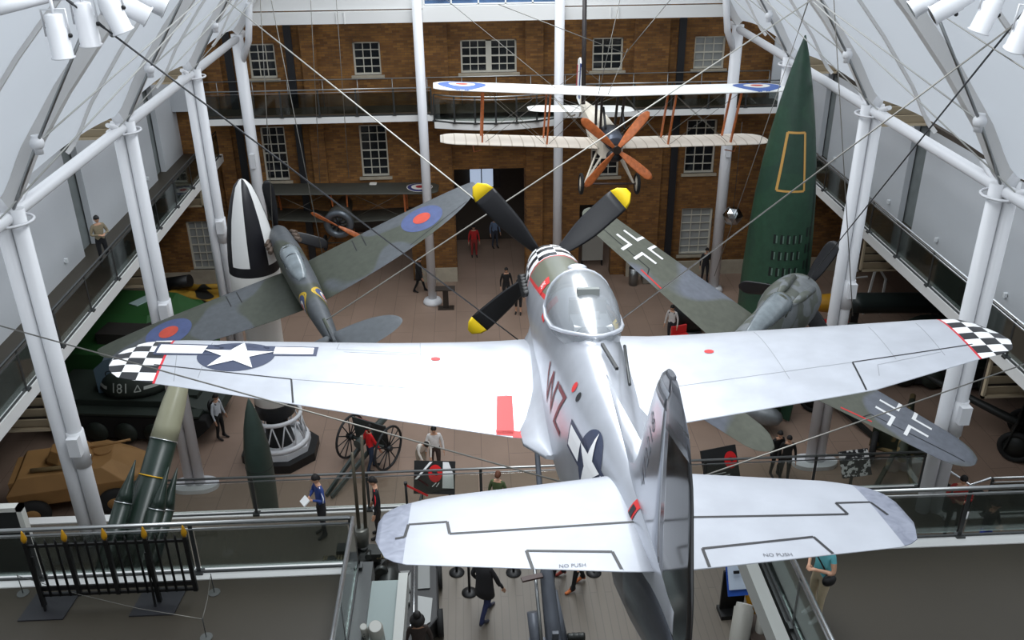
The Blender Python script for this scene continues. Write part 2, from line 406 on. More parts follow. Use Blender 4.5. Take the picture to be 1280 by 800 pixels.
struct('baseboard_back', MB().box((-20, YB-.08, 0), (-5.6, YB, .75)).box((-2.8, YB-.28, 0), (-.85, YB-.22, .7)).box((7, YB-.28, 0), (20, YB-.22, .7)), stone_m)
for x, z0, z1 in ((-9.9, 0, 11.9), (8.9, 0, 11.9), (-7.4, 0, 11.9)):
    w_ = .15
    tag(MB().box((x-w_, YB-.34, z0), (x+w_, YB-.225, z1)).build('drainpipe', darkpipe), {-9.9: 'dark vertical duct on the brick wall near the left corner', 8.9: 'black drainpipe down the brick wall between the two right-hand windows', -7.4: 'dark vertical recess pipe on the brick wall right of the leftmost window'}[x], 'drainpipe')
# back gallery and fascia
mb = MB(); mb.box((-11, 37.5, 8.0), (-1.5, 39.3, 8.25)).box((3.5, 37.5, 8.0), (13.2, 39.3, 8.25))
bul = [(-1.5, 37.5)]+[(-1.5+5*k/10, 37.3-.55*math.sin(PI*k/10)) for k in range(11)]+[(3.5, 37.5), (3.5, 39.3), (-1.5, 39.3)]
mb.prism(bul, lambda u, v, t: (u, v, t), 7.75, 8.0)
struct('trim_2', mb, beam_white)
struct('floor_gallery', MB().box((-11, 37.65, 8.25), (13, 39.3, 8.26)), upper_m)
mb = MB().box((-12.5, 37.45, 11.9), (-1.75, 37.7, 12.35)).box((3.6, 37.45, 11.9), (14, 37.7, 12.35)).box((-1.75, 37.35, 11.92), (3.6, 37.7, 12.5)).box((-12.5, 37.6, 12.4), (-1.7, 37.8, 16)).box((3.6, 37.6, 12.4), (14, 37.8, 16))
for x in (-5.1, -4.8, 5.6, 5.9): mb.box((x-.02, 37.4, 11.9), (x+.02, 37.46, 12.35))
struct('trim_3', mb, beam_white)
mb = MB(); w = MB().box((-1.7, 37.62, 12.5), (3.6, 37.66, 16)).build('window_20', mat('sky_blue_pane', srgb(90, 120, 160), .1, 0, .4, 1.2)); w['kind'] = 'structure'
mb = MB()
for k in range(6): mb.box((-1.7+k*1.06-.03, 37.54, 12.5), (-1.7+k*1.06+.03, 37.62, 16))
for z in (12.52, 12.72, 13.6): mb.box((-1.7, 37.54, z), (3.6, 37.62, z+.05))
mb.build('window_frame', beam_white, w)
def balustrade(name, label, pts, z, post_every=2.0, h=1.1, glass_m=bal_glass, group=None, kick=True, offset=0, rail_r=.028, railm=steel, second=True, postm=dark_steel, cat='balustrade'):
    t = thing(name, label, cat, (pts[0][0], pts[0][1], z), group=group); o = Vector((pts[0][0], pts[0][1], z))
    P = [Vector((x, y, z))-o for x, y in pts]; up = Vector((0, 0, 1))
    MB().path([p+up*h for p in P], rail_r, 8).build('handrail', railm, t)
    if second: MB().path([p+up*(h-.12) for p in P], rail_r*.55, 6).build('lower_rail', railm, t)
    g = MB()
    for a, b in zip(P, P[1:]):
        L = (b-a).length; n = max(1, round(L/post_every)); d = (b-a)/n; nn = Vector((-(b-a).y, (b-a).x, 0)).normalized()
        for k in range(n):
            u, v = a+d*(k+.02), a+d*(k+.98); g.bar(u+up*(h-.16)*.5+up*.06, v+up*(h-.16)*.5+up*.06, .014, h-.28)
        for k in range(n+1):
            if k == n and b is not P[-1]: continue
            p = a+d*k; m = MB(); m.bar(p, p+up*h, .02, .07, up=(b-a).normalized()); m.box(p+Vector((-.08, -.08, 0)), p+Vector((.08, .08, .05))); m.build('post', postm, t)
    g.build('glass_panel', glass_m, t)
    if kick: 
        k = MB()
        for a, b in zip(P, P[1:]): k.bar(a+up*.03, b+up*.03, .04, .06)
        k.build('bottom_channel', dark_steel, t)
    return t
balustrade('glass_balustrade', 'glass balustrade of the far white gallery across the brick wall, left section', [(-10.7, 37.55), (-1.6, 37.55)], 8.25, 1.5)
balustrade('glass_balustrade', 'curved glass balustrade behind the pale biplane on the far gallery', [(-1.5, 37.4)]+[(-1.5+5*k/6, 37.25-.5*math.sin(PI*k/6)) for k in range(1, 6)]+[(3.5, 37.4)], 8.0, 1.2)
balustrade('glass_balustrade', 'glass balustrade of the far gallery, section right of the pale biplane', [(3.6, 37.55), (12.9, 37.55)], 8.25, 1.5)
mb = MB().path([(-11, 39.0, 9.45), (12.7, 39.0, 9.45)], .025, 6)
for k in range(17): mb.tube((-10.5+k*1.45, 39.0, 8.25), (-10.5+k*1.45, 39.0, 9.45), .018, n=6)
tag(mb.build('wall_handrail', steel), 'thin steel rail standing along the brick wall behind the far gallery', 'handrail')
# side walls
XL, XR = -12.5, 14.45
for nm, x, sg in (('left', XL, -1), ('right', XR, 1)):
    mb = MB(); YS = [4, 12.3, 20.3, 28.3, 36.2, 39.5]
    for a, b in zip(YS, YS[1:]): mb.box((min(x, x+sg*.2), a+(.75 if a > 5 else 0), ZU), (max(x, x+sg*.2), b-(.35 if b < 39 else 0), 9.8))
    struct('wall_'+nm, mb, panel_m)
    mb = MB(); mb.box((min(x+sg*.25, x+sg*.4), 4, ZU), (max(x+sg*.25, x+sg*.4), 39.5, 9.8)); struct('trim_%d' % (4 if sg < 0 else 5), mb, strip_m)
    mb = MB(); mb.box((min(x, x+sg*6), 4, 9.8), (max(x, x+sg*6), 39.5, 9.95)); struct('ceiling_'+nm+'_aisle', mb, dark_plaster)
    # ground-floor outer wall
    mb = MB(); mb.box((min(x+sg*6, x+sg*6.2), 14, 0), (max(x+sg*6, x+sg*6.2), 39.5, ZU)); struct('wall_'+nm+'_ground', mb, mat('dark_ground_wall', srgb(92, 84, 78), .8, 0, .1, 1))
    xe = -10.75 if sg < 0 else 13.05
    mb = MB(); mb.box((min(xe+sg*.3, x+sg*6.2), 13.2, ZU-.3), (max(xe+sg*.3, x+sg*6.2), 39.5, ZU)); struct('floor_'+nm+'_walkway', mb, upper_m)
    mb = MB(); mb.box((min(xe, xe+sg*.3), 13.2, ZU-.3), (max(xe, xe+sg*.3), 39.3, ZU+.02)); struct('trim_%d' % (6 if sg < 0 else 7), mb, beam_white)
    balustrade('glass_balustrade', 'long glass balustrade along the %s side walkway' % nm, [(xe+sg*.06, 13.0), (xe+sg*.06, 38.9)], ZU, 2.23, railm=bright_steel if sg > 0 else dark_steel, rail_r=.035)
    if sg > 0: struct('trim_8', MB().box((12.8, 39.0, 8.25), (14.6, 39.1, 10.8)), panel_m)
    else: struct('trim_9', MB().box((-12.6, 39.0, 8.25), (-11.2, 39.1, 10.8)), panel_m)
wl = mat('white_plastic', srgb(225, 228, 230), .4)
k = 0
for x, y in ((XL, 34.6), (XL, 26.5), (XL, 18.5), (XR, 29.8), (XR, 26.2), (XR, 22.1), (XR, 35)):
    s_ = 1 if x < 0 else -1; k += 1
    t = thing('wall_light', ['small white wall light on the left panel nearest the far gallery', 'small white wall light on the left panel in front of the dark strip', 'small white wall light on the nearest left panel, half behind the columns', 'small white wall light left of the recess on the right wall', 'small white wall light on the right wall panel above the balustrade middle', 'small white wall light on the right wall nearest the camera', 'small white wall light on the right wall furthest back'][k-1], 'wall light', (x, y, 6.75), group='small white lights on the side walls')
    MB().lathe([(.06, 0), (.06, .02)], (0, 0, 0), 'x', 12).build('backplate', wl, t); MB().box((0 if s_ > 0 else -.1, -.04, -.06), (.1 if s_ > 0 else 0, .04, .08)).build('lamp_head', wl, t, bevel=.01)
# louvres
def louvre(x0, x1, y, z0, z1, label):
    t = thing('vent_louvre', label, 'vent', ((x0+x1)/2, y, z0), group='beige slatted vents'); w = (x1-x0)/2; h = z1-z0
    MB().box((-w, 0, 0), (-w+.07, .1, h)).box((w-.07, 0, 0), (w, .1, h)).box((-w, 0, 0), (w, .1, .07)).box((-w, 0, h-.07), (w, .1, h)).build('frame', louver_m, t)
    m = MB(); n = max(3, int(h/.3))
    for i in range(n): z = .1+(h-.15)*i/n; m.obox((0, .09, z+.1), (2*w-.14, .03, (h/n)*.95), Matrix.Rotation(.45, 3, 'X'))
    m.build('slats', louver_m, t); MB().box((-w, .16, 0), (w, .18, h)).build('backing', dark_plaster, t)
for i, (a, b, y, z0, z1) in enumerate(((-12.5, -10.6, 28.3, 9.98, 10.9), (-12.5, -10.6, 36.2, 9.98, 10.9), (12.6, 14.45, 28.0, 9.9, 10.9), (12.6, 14.45, 36.0, 9.9, 10.9),
        (-12.3, -11.0, 28.5, 4.9, 6.0), (-12.5, -10.9, 20.3, 4.6, 6.0), (-12.2, -11.1, 36.5, 4.9, 6.0), (13.2, 14.6, 28.5, 4.7, 6.0), (13.3, 15.3, 20.3, 4.6, 6.0))):
    louvre(a, b, y, z0, z1, ['beige slatted vent above the left wall panel, nearer one', 'beige slatted vent above the left wall panel, further one', 'beige slatted vent above the right wall, nearer one', 'beige slatted vent above the right wall beside the green rocket', 'beige slatted vent under the left walkway above the green armoured vehicle', 'beige slatted vent under the left walkway above the sandy vehicles', 'beige slatted vent under the left walkway near the brick wall', 'beige slatted vent under the right walkway above the torpedo', 'beige slatted vent under the right walkway beyond the chequered wing tip'][i])
# vault
prof = [(9.95-.62*dz-.045*dz*dz, 11.75+dz) for dz in (0, 1.1, 2.2, 3.3, 4.4, 5.5, 6.6, 7.7)]
XC = .85
prof0 = prof
prof = [tuple(r) for r in refine(prof0, 4)]
for sg, nm in ((-1, 'left'), (1, 'right')):
    mb = MB(); ys = []
    for i in range(60): ys.append(3+i*.58)
    rows = []
    def pt(j, y):
        r, z = prof[j]
        if j < 4:
            u = ((y-17.3) % 6.7)/6.7; k_ = (1-j/4)*math.sin(PI*u); return (XC+sg*(r-.15*k_), y, z+.25*k_)
        return (XC+sg*r, y, z)
    th = .12
    mb.smooth = True
    n = len(prof); vs = []
    for y in ys:
        for j in range(n): vs.append(pt(j, y))
    fs = [[i*n+j, i*n+j+1, (i+1)*n+j+1, (i+1)*n+j] for i in range(len(ys)-1) for j in range(n-1)]
    mb.add(vs, fs)
    struct('ceiling_vault_'+nm, mb, membrane_m)
    # ribs
    for i, y in enumerate((10.6, 17.3, 24.0, 30.7, 37.4)):
        for q in range(2):
            yy = y+(3.35 if q else 0)
            if q and yy > 37.4: continue
            w, dd_ = (.36, .24) if not q else (.09, .06)
            m = MB().loft([[(XC+sg*(r+.02), yy-w/2, z+.02), (XC+sg*(r+.02), yy+w/2, z+.02), (XC+sg*(r-dd_*.75), yy+w*.38, z-dd_*.75), (XC+sg*(r-dd_*.75), yy-w*.38, z-dd_*.75)] for r, z in prof], smooth=False)
            struct('trim_%d' % (20+i*4+q*2+(sg > 0)), m, rib_m)
# columns
def colpair(x, y, label, single=False, top=11.6):
    t = thing('steel_column', label, 'column', (x, y, 0), group='white steel columns')
    if single:
        MB().tube((0, 0, .05), (0, 0, 13.0), .19, n=20).build('shaft', white_paint, t); MB().lathe([(.42, 0), (.42, .08), (.36, .2), (.22, .24)]).build('base', white_paint, t)
    elif y > 37:
        MB().tube((0, 0, .05), (0, 0, top), .23, n=20).build('shaft', white_paint, t); MB().lathe([(.42, 0), (.42, .08), (.36, .2), (.25, .24)]).build('base', white_paint, t)
        s_ = -1 if x < 0 else 1; MB().box((-.1, -.35, 6.3), (.1, -.15, 6.9)).build('junction_box', white_paint, t)
        MB().path([(0, 0, top-1.2), (-s_*.5, -.3, top-.2), (-s_*.75, -.5, top+1.2)], .13, 12).build('roof_branch', white_paint, t)
    else:
        for dx in (-.155, .155): MB().tube((dx, 0, .05), (dx, 0, top), .155, n=16).build('shaft', white_paint, t)
        m = MB(); m.prism([(.55*math.cos(a)+(.18 if math.cos(a) > 0 else -.18), .4*math.sin(a)) for a in [2*PI*k/24 for k in range(24)]], lambda u, v, q: (u, v, q), 0, .14); m.build('base', white_paint, t)
        s_ = -1 if x < 0 else 1
        m = MB(); m.tube((.155, 0, 5.6), (.155, 0, 6.5), .185, n=16).box((.06, -.3, 6.0), (.3, -.1, 6.45)); m.build('walkway_bracket', white_paint, t)
        m = MB()
        m.path([(0, 0, top-.1), (s_*.1, 0, top+.35)], .2, 14); m.torus((0, 0, top-.25), .42, .03, 'z', 20, 6); m.build('head', white_paint, t)
        m = MB(); m.path([(0, -.1, top-.2), (0, -1.0, top+.15)], [.09, .06], 10).path([(0, .1, top-.2), (0, 1.0, top+.15)], [.09, .06], 10); m.build('strut', white_paint, t)
    return t
order = ['nearest the camera', 'second from the camera', 'third from the camera', 'furthest from the camera']
for i, y in enumerate((17.3, 24.0, 30.7, 37.4)):
    colpair(-9.0, y, ('twin white steel column on the left row, ' if i < 3 else 'single white steel column on the left row, ')+order[i]); colpair(10.7, y, ('twin white steel column on the right row, ' if i < 3 else 'single white steel column on the right row, ')+order[i])
colpair(-1.95, 37.0, 'single white column in front of the brick wall, left of the pale biplane body', True); colpair(3.55, 37.0, 'single white column in front of the brick wall, right behind the biplane tail', True)
for sg, x in (('left', -9.0), ('right', 10.7)):
    tag(MB().tube((x, 4, 11.45), (x, 38.5, 11.45), .14, n=14).build('eaves_tube', white_paint), 'long white eaves tube running along the %s row of column heads' % sg, 'roof tube')
    s_ = -1 if x < 0 else 1; nn = ['nearest', 'second', 'third', 'furthest']
    for i, y in enumerate((17.3, 24.0, 30.7, 37.4)):
        if i == 3: continue
        node = Vector((XC+s_*(9.25), y, 12.95)); head = Vector((x, y, 11.4)); up_ = Vector((XC+s_*8.4, y, 15.4)); far = Vector((XC+s_*4.9, y+4.5, 16.5)); far2 = Vector((XC+s_*5.2, y+6.4, 16.2))
        node = Vector((XC+s_*9.0, y-.5, 13.0))-Vector((s_*0.25, 0, 0)); inner = lambda v: v-Vector((s_*.0, 0, 0))
        t = thing('roof_stay', 'steel stay rod with white node above the %s %s column' % (nn[i], sg), 'roof stay', head, group='roof stay rods')
        MB().tube((0, 0, 0), node-head, .035, n=8).tube(node-head, Vector((XC+s_*7.35, y-.9, 15.0))-head, .03, n=8).build('rod', steel, t)
        MB().sphere(node-head, .13, 10, 8).tube(node-head+Vector((0, 0, -.2)), node-head+Vector((0, 0, .15)), .08, n=8).build('node', white_paint, t)
        MB().tube(node-head, Vector((XC+s_*6.6, y+5.2, 15.0))-head, .016, n=8).tube(Vector((0, -.6, .1)), Vector((XC+s_*6.9, y+4.0, 14.6))-head, .016, n=8).build('tie', mat('tie_grey', srgb(186, 186, 182), .5), t)
# mezzanine and near upper galleries
mb = MB(); mb.box((-16, 2, ZM-.35), (10.9, 18.05, ZM)).box((10.9, 2, ZM-.35), (20, 16.9, ZM)); struct('floor_mezzanine', mb, mezz_m)
struct('trim_10', MB().box((-16, 18.05, ZM-.38), (10.9, 18.3, ZM+.03)).box((10.95, 16.9, ZM-.38), (20, 17.15, ZM+.03)).box((10.85, 17.1, ZM-.38), (11.0, 18.3, ZM+.03)), beam_white)
balustrade('glass_balustrade', 'long low-level glass balustrade across the hall beyond the silver aircraft tail', [(-8.2, 18.12), (10.85, 18.15)], ZM, 2.6, rail_r=.03, railm=steel, glass_m=clear_glass)
balustrade('glass_balustrade', 'short glass balustrade beside the right staircase near the white columns', [(11.9, 17.0), (19, 17.0)], ZM, 2.2, rail_r=.03)
mb = MB(); mb.box((-16, 2, ZU-.35), (-2.25, 12.62, ZU)).box((4.98, 2, ZU-.35), (20, 12.7, ZU)); struct('floor_upper', mb, upper_m)
mb = MB(); mb.box((-16, 12.62, ZU-.38), (-2.3, 12.95, ZU+.02)).box((4.9, 12.7, ZU-.38), (20, 13.0, ZU+.02)); struct('trim_11', mb, beam_white)
ledge_m = mat('grey_ledge', srgb(166, 168, 164), .5, .1)
mb = MB(); mb.box((-1.52, 2, ZU-.4), (-1.36, 12.6, ZU)).box((4.62, 2, ZU-.4), (4.84, 12.9, ZU)); struct('trim_12', mb, ledge_m)
mb = MB(); mb.box((-2.25, 2, ZU-.4), (-2.0, 12.95, ZU-.02)).box((4.9, 2, ZU-.4), (5.0, 12.7, ZU-.02)); struct('trim_13', mb, dark_steel)
mb = MB().box((-2.0, 2, ZU-.2), (-1.52, 12.6, ZU-.16)); struct('trim_14', mb, mat('frosted_ledge_glass', srgb(140, 152, 150), .2))
balustrade('glass_balustrade', 'near glass balustrade on the left gallery behind the black iron railings', [(-16, 12.8), (-2.3, 12.8)], ZU, 2.55, rail_r=.04)
balustrade('glass_balustrade', 'side glass balustrade of the left gallery running towards the camera', [(-2.25, 12.8), (-2.28, 3.5)], ZU, 2.0, rail_r=.035, railm=bright_steel)
balustrade('glass_balustrade', 'near glass balustrade on the right gallery behind the aircraft tailplane', [(4.95, 12.95), (20, 12.95)], ZU, 3.35, rail_r=.04)
balustrade('glass_balustrade', 'side glass balustrade of the right gallery beside the person in teal', [(4.97, 12.8), (4.97, 3.5)], ZU, 2.0, rail_r=.035, railm=bright_steel)
# ================================================================ SILVER FIGHTER (largest object)
def checker_mix(N, L, s, base, u, v, cu, cv, ou=0, ov=0):
    a = M_(N, L, 'FLOOR', M_(N, L, 'DIVIDE', M_(N, L, 'ADD', u, ou), cu)); b = M_(N, L, 'FLOOR', M_(N, L, 'DIVIDE', M_(N, L, 'ADD', v, ov), cv))
    k = M_(N, L, 'ABSOLUTE', M_(N, L, 'MODULO', M_(N, L, 'ADD', a, b), 2.0)); k = M_(N, L, 'GREATER_THAN', k, .5)
    return mixc(N, L, k, srgb(238, 238, 238), srgb(24, 24, 28))
def silver_mat(name, base=srgb(200, 203, 210), metal=.4, rough=.34):
    m = bpy.data.materials.new(name); m.use_nodes = True; N, L = nt(m); b = N['Principled BSDF']; b.inputs['Metallic'].default_value = metal; b.inputs['Roughness'].default_value = rough
    co, s = sep(N, L); nz = N.new('ShaderNodeTexNoise'); nz.inputs['Scale'].default_value = 2.5; nz.inputs['Detail'].default_value = 6; L.new(co, nz.inputs['Vector'])
    rp = N.new('ShaderNodeValToRGB'); rp.color_ramp.elements[0].color = (*[c*.9 for c in base], 1); rp.color_ramp.elements[1].color = (*[min(1, c*1.06) for c in base], 1); rp.color_ramp.elements[0].position = .3; rp.color_ramp.elements[1].position = .7
    L.new(nz.outputs[0], rp.inputs[0]); L.new(rp.outputs[0], b.inputs['Base Color']); return m, N, L, b, s, rp.outputs[0]
silver = silver_mat('silver_paint')[0]
m, N, L, b, s, base = silver_mat('silver_wing_chequered_tip')
ax = M_(N, L, 'ABSOLUTE', s[0]); red = M_(N, L, 'MULTIPLY', M_(N, L, 'GREATER_THAN', M_(N, L, 'ADD', ax, M_(N, L, 'MULTIPLY', s[1], -.11)), 5.43), 1)
chk = checker_mix(N, L, s, base, M_(N, L, 'ADD', ax, M_(N, L, 'MULTIPLY', s[1], -.11)), s[1], .2, .2, -5.47, 0)
edge = M_(N, L, 'ADD', ax, M_(N, L, 'MULTIPLY', s[1], -.11))
c1 = mixc(N, L, M_(N, L, 'GREATER_THAN', edge, 5.44), base, srgb(200, 30, 45)); c2 = mixc(N, L, M_(N, L, 'GREATER_THAN', edge, 5.47), c1, chk); L.new(c2, b.inputs['Base Color'])
L.new(M_(N, L, 'MULTIPLY', M_(N, L, 'LESS_THAN', edge, 5.44), .45), b.inputs['Metallic']); wing_silver = m
m, N, L, b, s, base = silver_mat('silver_tail_grey_tip', base=srgb(158, 161, 168)); ax = M_(N, L, 'ABSOLUTE', s[0])
wv = N.new('ShaderNodeTexNoise'); wv.inputs['Scale'].default_value = 6; wv.inputs['Detail'].default_value = 1; wv.inputs['Distortion'].default_value = 2.5; tc = N.new('ShaderNodeTexCoord'); L.new(tc.outputs['Object'], wv.inputs['Vector'])
tipc = mixc(N, L, wv.outputs[0], srgb(98, 102, 116), srgb(142, 146, 158))
b.inputs['Metallic'].default_value = .25; b.inputs['Roughness'].default_value = .45; L.new(mixc(N, L, M_(N, L, 'GREATER_THAN', M_(N, L, 'ADD', ax, M_(N, L, 'MULTIPLY', s[1], .03)), 1.54), base, tipc), b.inputs['Base Color']); tail_silver = m
# fuselage: chequered nose band, olive anti-glare deck, silver
m, N, L, b, s, base = silver_mat('silver_fuselage_painted_nose', base=srgb(190, 193, 200), metal=.6, rough=.3)
ang = M_(N, L, 'ARCTAN2', s[0], M_(N, L, 'SUBTRACT', s[2], .1)); 
chk = checker_mix(N, L, s, base, ang, s[1], .5, .24)
olive = M_(N, L, 'MULTIPLY', M_(N, L, 'GREATER_THAN', s[1], -3.9), M_(N, L, 'LESS_THAN', M_(N, L, 'ABSOLUTE', ang), M_(N, L, 'MULTIPLY', M_(N, L, 'ADD', s[1], 6.2), .22)))
redl = M_(N, L, 'MULTIPLY', M_(N, L, 'GREATER_THAN', s[1], -3.9), M_(N, L, 'LESS_THAN', M_(N, L, 'ABSOLUTE', ang), M_(N, L, 'ADD', M_(N, L, 'MULTIPLY', M_(N, L, 'ADD', s[1], 6.2), .22), .09)))
c1 = mixc(N, L, redl, base, srgb(200, 50, 50)); c1 = mixc(N, L, olive, c1, srgb(104, 106, 92))
c2 = mixc(N, L, M_(N, L, 'GREATER_THAN', s[1], -2.0), c1, srgb(205, 50, 55)); c3 = mixc(N, L, M_(N, L, 'GREATER_THAN', s[1], -1.95), c2, chk)
L.new(c3, b.inputs['Base Color']); L.new(M_(N, L, 'MULTIPLY', M_(N, L, 'SUBTRACT', 1.0, M_(N, L, 'MAXIMUM', redl, M_(N, L, 'GREATER_THAN', s[1], -2.0))), .6), b.inputs['Metallic']); fus_m = m
lacquer = mat('black_gloss_lacquer', srgb(18, 18, 20), .12, 0, spec=.8)
fin_tip_m = mat('dark_grey_fin_cap', srgb(72, 74, 80), .25, .2, .25, 6)
prop_black = mat('black_blade', srgb(28, 28, 31), .45); prop_yellow = mat('yellow_blade_tip', srgb(235, 200, 20), .5)
p51 = thing('fighter_aircraft', 'large silver single-engine fighter with black and white chequered wing tips, hanging in the foreground', 'aircraft', mw=pose((1.143, 13.89, 11.52), .54, -8.31, .76))
FT = [(-.6, .3, .5, -.14), (-.72, .36, .55, -.22), (-1.2, .42, .63, -.38), (-1.9, .45, .69, -.5), (-2.8, .46, .74, -.58), (-3.7, .47, .78, -.62), (-4.5, .47, .8, -.66), (-5.3, .47, .80, -1.05), (-6.0, .44, .73, -1.06), (-6.7, .37, .64, -.84), (-7.4, .28, .57, -.74), (-8.2, .18, .49, -.5), (-9.0, .09, .42, -.1), (-9.6, .03, .3, .0)]
fus = fuselage(FT, 32, 2.25, 4).build('fuselage', fus_m, p51)
kd = math.tan(math.radians(5))
def wz(x): return -.55+abs(x)*kd
LE_L = [(0, -2.25), (.51, -2.33), (1.0, -2.5), (2.23, -2.72), (5.0, -3.0), (5.3, -3.06), (5.5, -3.2), (5.62, -3.4), (5.67, -3.65)]
TE_L = [(0, -5.5), (.62, -5.47), (.85, -5.45), (2.08, -5.17), (3.31, -4.85), (4.79, -4.5), (5.2, -4.43), (5.45, -4.32), (5.6, -4.1), (5.67, -3.85)]
LE_R = [(0, -2.25), (.86, -2.36), (1.3, -2.5), (3.32, -2.71), (5.2, -2.87), (5.4, -2.98), (5.55, -3.2), (5.63, -3.6)]
TE_R = [(0, -5.45), (1.22, -5.23), (3.4, -4.93), (5.06, -4.32), (5.3, -4.27), (5.5, -4.15), (5.63, -3.85)]
def tr_wing(name, sg, LE, TE, m, zf, tk, parent, x0=.1):
    xm = LE[-1][0]; xs = [x0+(xm-.35-x0)*i/14 for i in range(15)]+[xm-.25, xm-.16, xm-.09, xm-.04, xm-.005]
    st = []
    for x in xs: st.append((sg*x, interp(LE, x), interp(TE, x), zf(x), tk*(1-.4*x/xm)*(1 if x < xm-.2 else max(.25, (xm-x)/.2))))
    return wing_mesh(st).build(name, m, parent)
wl_ = tr_wing('left_wing', -1, LE_L, TE_L, wing_silver, wz, .15, p51); wr_ = tr_wing('right_wing', 1, LE_R, TE_R, wing_silver, wz, .15, p51)
# wing-root fillets
for sg in (-1, 1):
    mb = MB(); rings = []
    for i in range(13):
        t = i/12; y = -2.5-3.35*t; w = .05+.3*t*(1 if t < .8 else math.sqrt(max(0, 1-((t-.8)/.2)**2))); zb = wz(.7)+.14*(1-t)**.7-.02; h_ = (.5-.15*t)*(1 if t < .6 else max(.15, 1-((t-.6)/.4)**2*.85))
        rings.append([(sg*.38, y, zb+h_), (sg*(.42+w*.12), y, zb+h_*.55), (sg*(.44+w*.45), y, zb+h_*.2), (sg*(.46+w), y, zb+.015), (sg*(.46+w), y, zb-.03), (sg*.3, y, zb-.06)])
    mb.loft(rings); mb.build('wing_fillet', silver, p51)
tz = lambda x: .25
LE_T = [(0, -7.7), (.2, -7.78), (1.6, -8.02), (1.87, -8.13), (1.98, -8.22), (2.03, -8.4)]
TE_T = [(0, -9.17), (.22, -9.16), (1.83, -8.96), (1.95, -8.86), (2.03, -8.62)]
tl = tr_wing('left_tailplane', -1, LE_T, TE_T, tail_silver, tz, .11, p51, .05); trr = tr_wing('right_tailplane', 1, [(a, b+.06) for a, b in LE_T], TE_T, tail_silver, tz, .11, p51, .05)
# fin and rudder
def vfin(name, LE, TE, z0, z1, tk, m, parent, n=12, hl=None):
    mb = MB(); rings = []
    for i in range(n+1):
        z = z0+(z1-z0)*i/n; le, te = interp(LE, z), interp(TE, z); ch = max(le-te, .02); kk = tk*(1-.55*i/n)*(1 if i < n else .3)
        rings.append([(t*kk*4, le-c*ch, z) for c, t in AF])
    mb.loft([[(x if j <= 14 else x/.6, y, z) for j, (x, y, z) in enumerate(r)] for r in rings]); return mb.build(name, m, parent)
# shared section: half thickness profile over full fin+rudder chord, cut at the hinge
def fin_part(name, LE, TE, F0, F1, z0, z1, tk, m, n=14):
    mb = MB(); rings = []
    for i in range(n+1):
        z = z0+(z1-z0)*i/n; le, te = interp(LE, z), interp(TE, z); f0 = interp(F0, z); f1 = interp(F1, z); L_ = le-te; ring = []
        kk = tk*(1-.5*max(0, z)/1.7)*(1 if z < 1.55 else .5)
        def h(y):
            c = max(0, min(1, (le-y)/L_)); return kk*(math.sqrt(c+.002)*1.6*(1-c)+.03)
        m_ = 7
        for q in range(m_+1): y = f0+(f1-f0)*q/m_; ring.append((h(y), y, z))
        for q in range(m_, -1, -1): y = f0+(f1-f0)*q/m_; ring.append((-h(y), y, z))
        rings.append(ring)
    mb.loft(rings); return mb.build(name, m, p51)
FLE = [(.3, -7.3), (.45, -7.6), (.6, -8.12), (1.38, -8.64), (1.6, -8.84), (1.7, -9.02)]; FTE = [(-.38, -9.4), (-.25, -9.75), (.1, -9.95), (.5, -9.96), (1.2, -9.8), (1.5, -9.62), (1.7, -9.3)]
HG = [(-.4, -9.2), (1.7, -9.16)]; HG2 = [(-.4, -9.215), (1.7, -9.175)]
fin = fin_part('tail_fin', FLE, FTE, FLE, HG, .3, 1.58, .115, silver_mat('silver_fin', base=srgb(180, 183, 190), metal=.85, rough=.22)[0])
fin_part('fin_cap', FLE, FTE, FLE, HG, 1.46, 1.7, .118, fin_tip_m, 5)
RLE = [(-.4, -9.0), (-.38, -9.0)]; 
rud = fin_part('rudder', [(-.5, -8.2), (.3, -7.3), (.6, -8.12), (1.38, -8.64), (1.7, -9.02)], FTE, HG2, FTE, -.38, 1.5, .115, lacquer)
fin_part('rudder_cap', [(-.5, -8.2), (.3, -7.3), (.6, -8.12), (1.38, -8.64), (1.7, -9.02)], FTE, HG2, FTE, 1.35, 1.68, .118, fin_tip_m, 5)
MB().loft([fus_ring(-8.1, .185, .3, -.72, 20), fus_ring(-8.6, .16, .25, -.62, 20), fus_ring(-9.1, .11, .2, -.5, 20), fus_ring(-9.5, .07, .1, -.44, 20), fus_ring(-9.8, .03, 0, -.3, 20)]).build('tail_cone', mat('dark_burnished_metal', srgb(84, 87, 94), .25, .7), p51)
MB().loft([[(-.01, -6.5, .66), (.01, -6.5, .66), (0, -6.5, .67)], [(-.03, -7.2, .55), (.03, -7.2, .55), (0, -7.2, .70)], [(-.055, -8.0, .45), (.055, -8.0, .45), (.0, -8.0, .78)], [(-.06, -8.3, .45), (.06, -8.3, .45), (0, -8.3, .8)]]).build('dorsal_fillet', silver, p51)
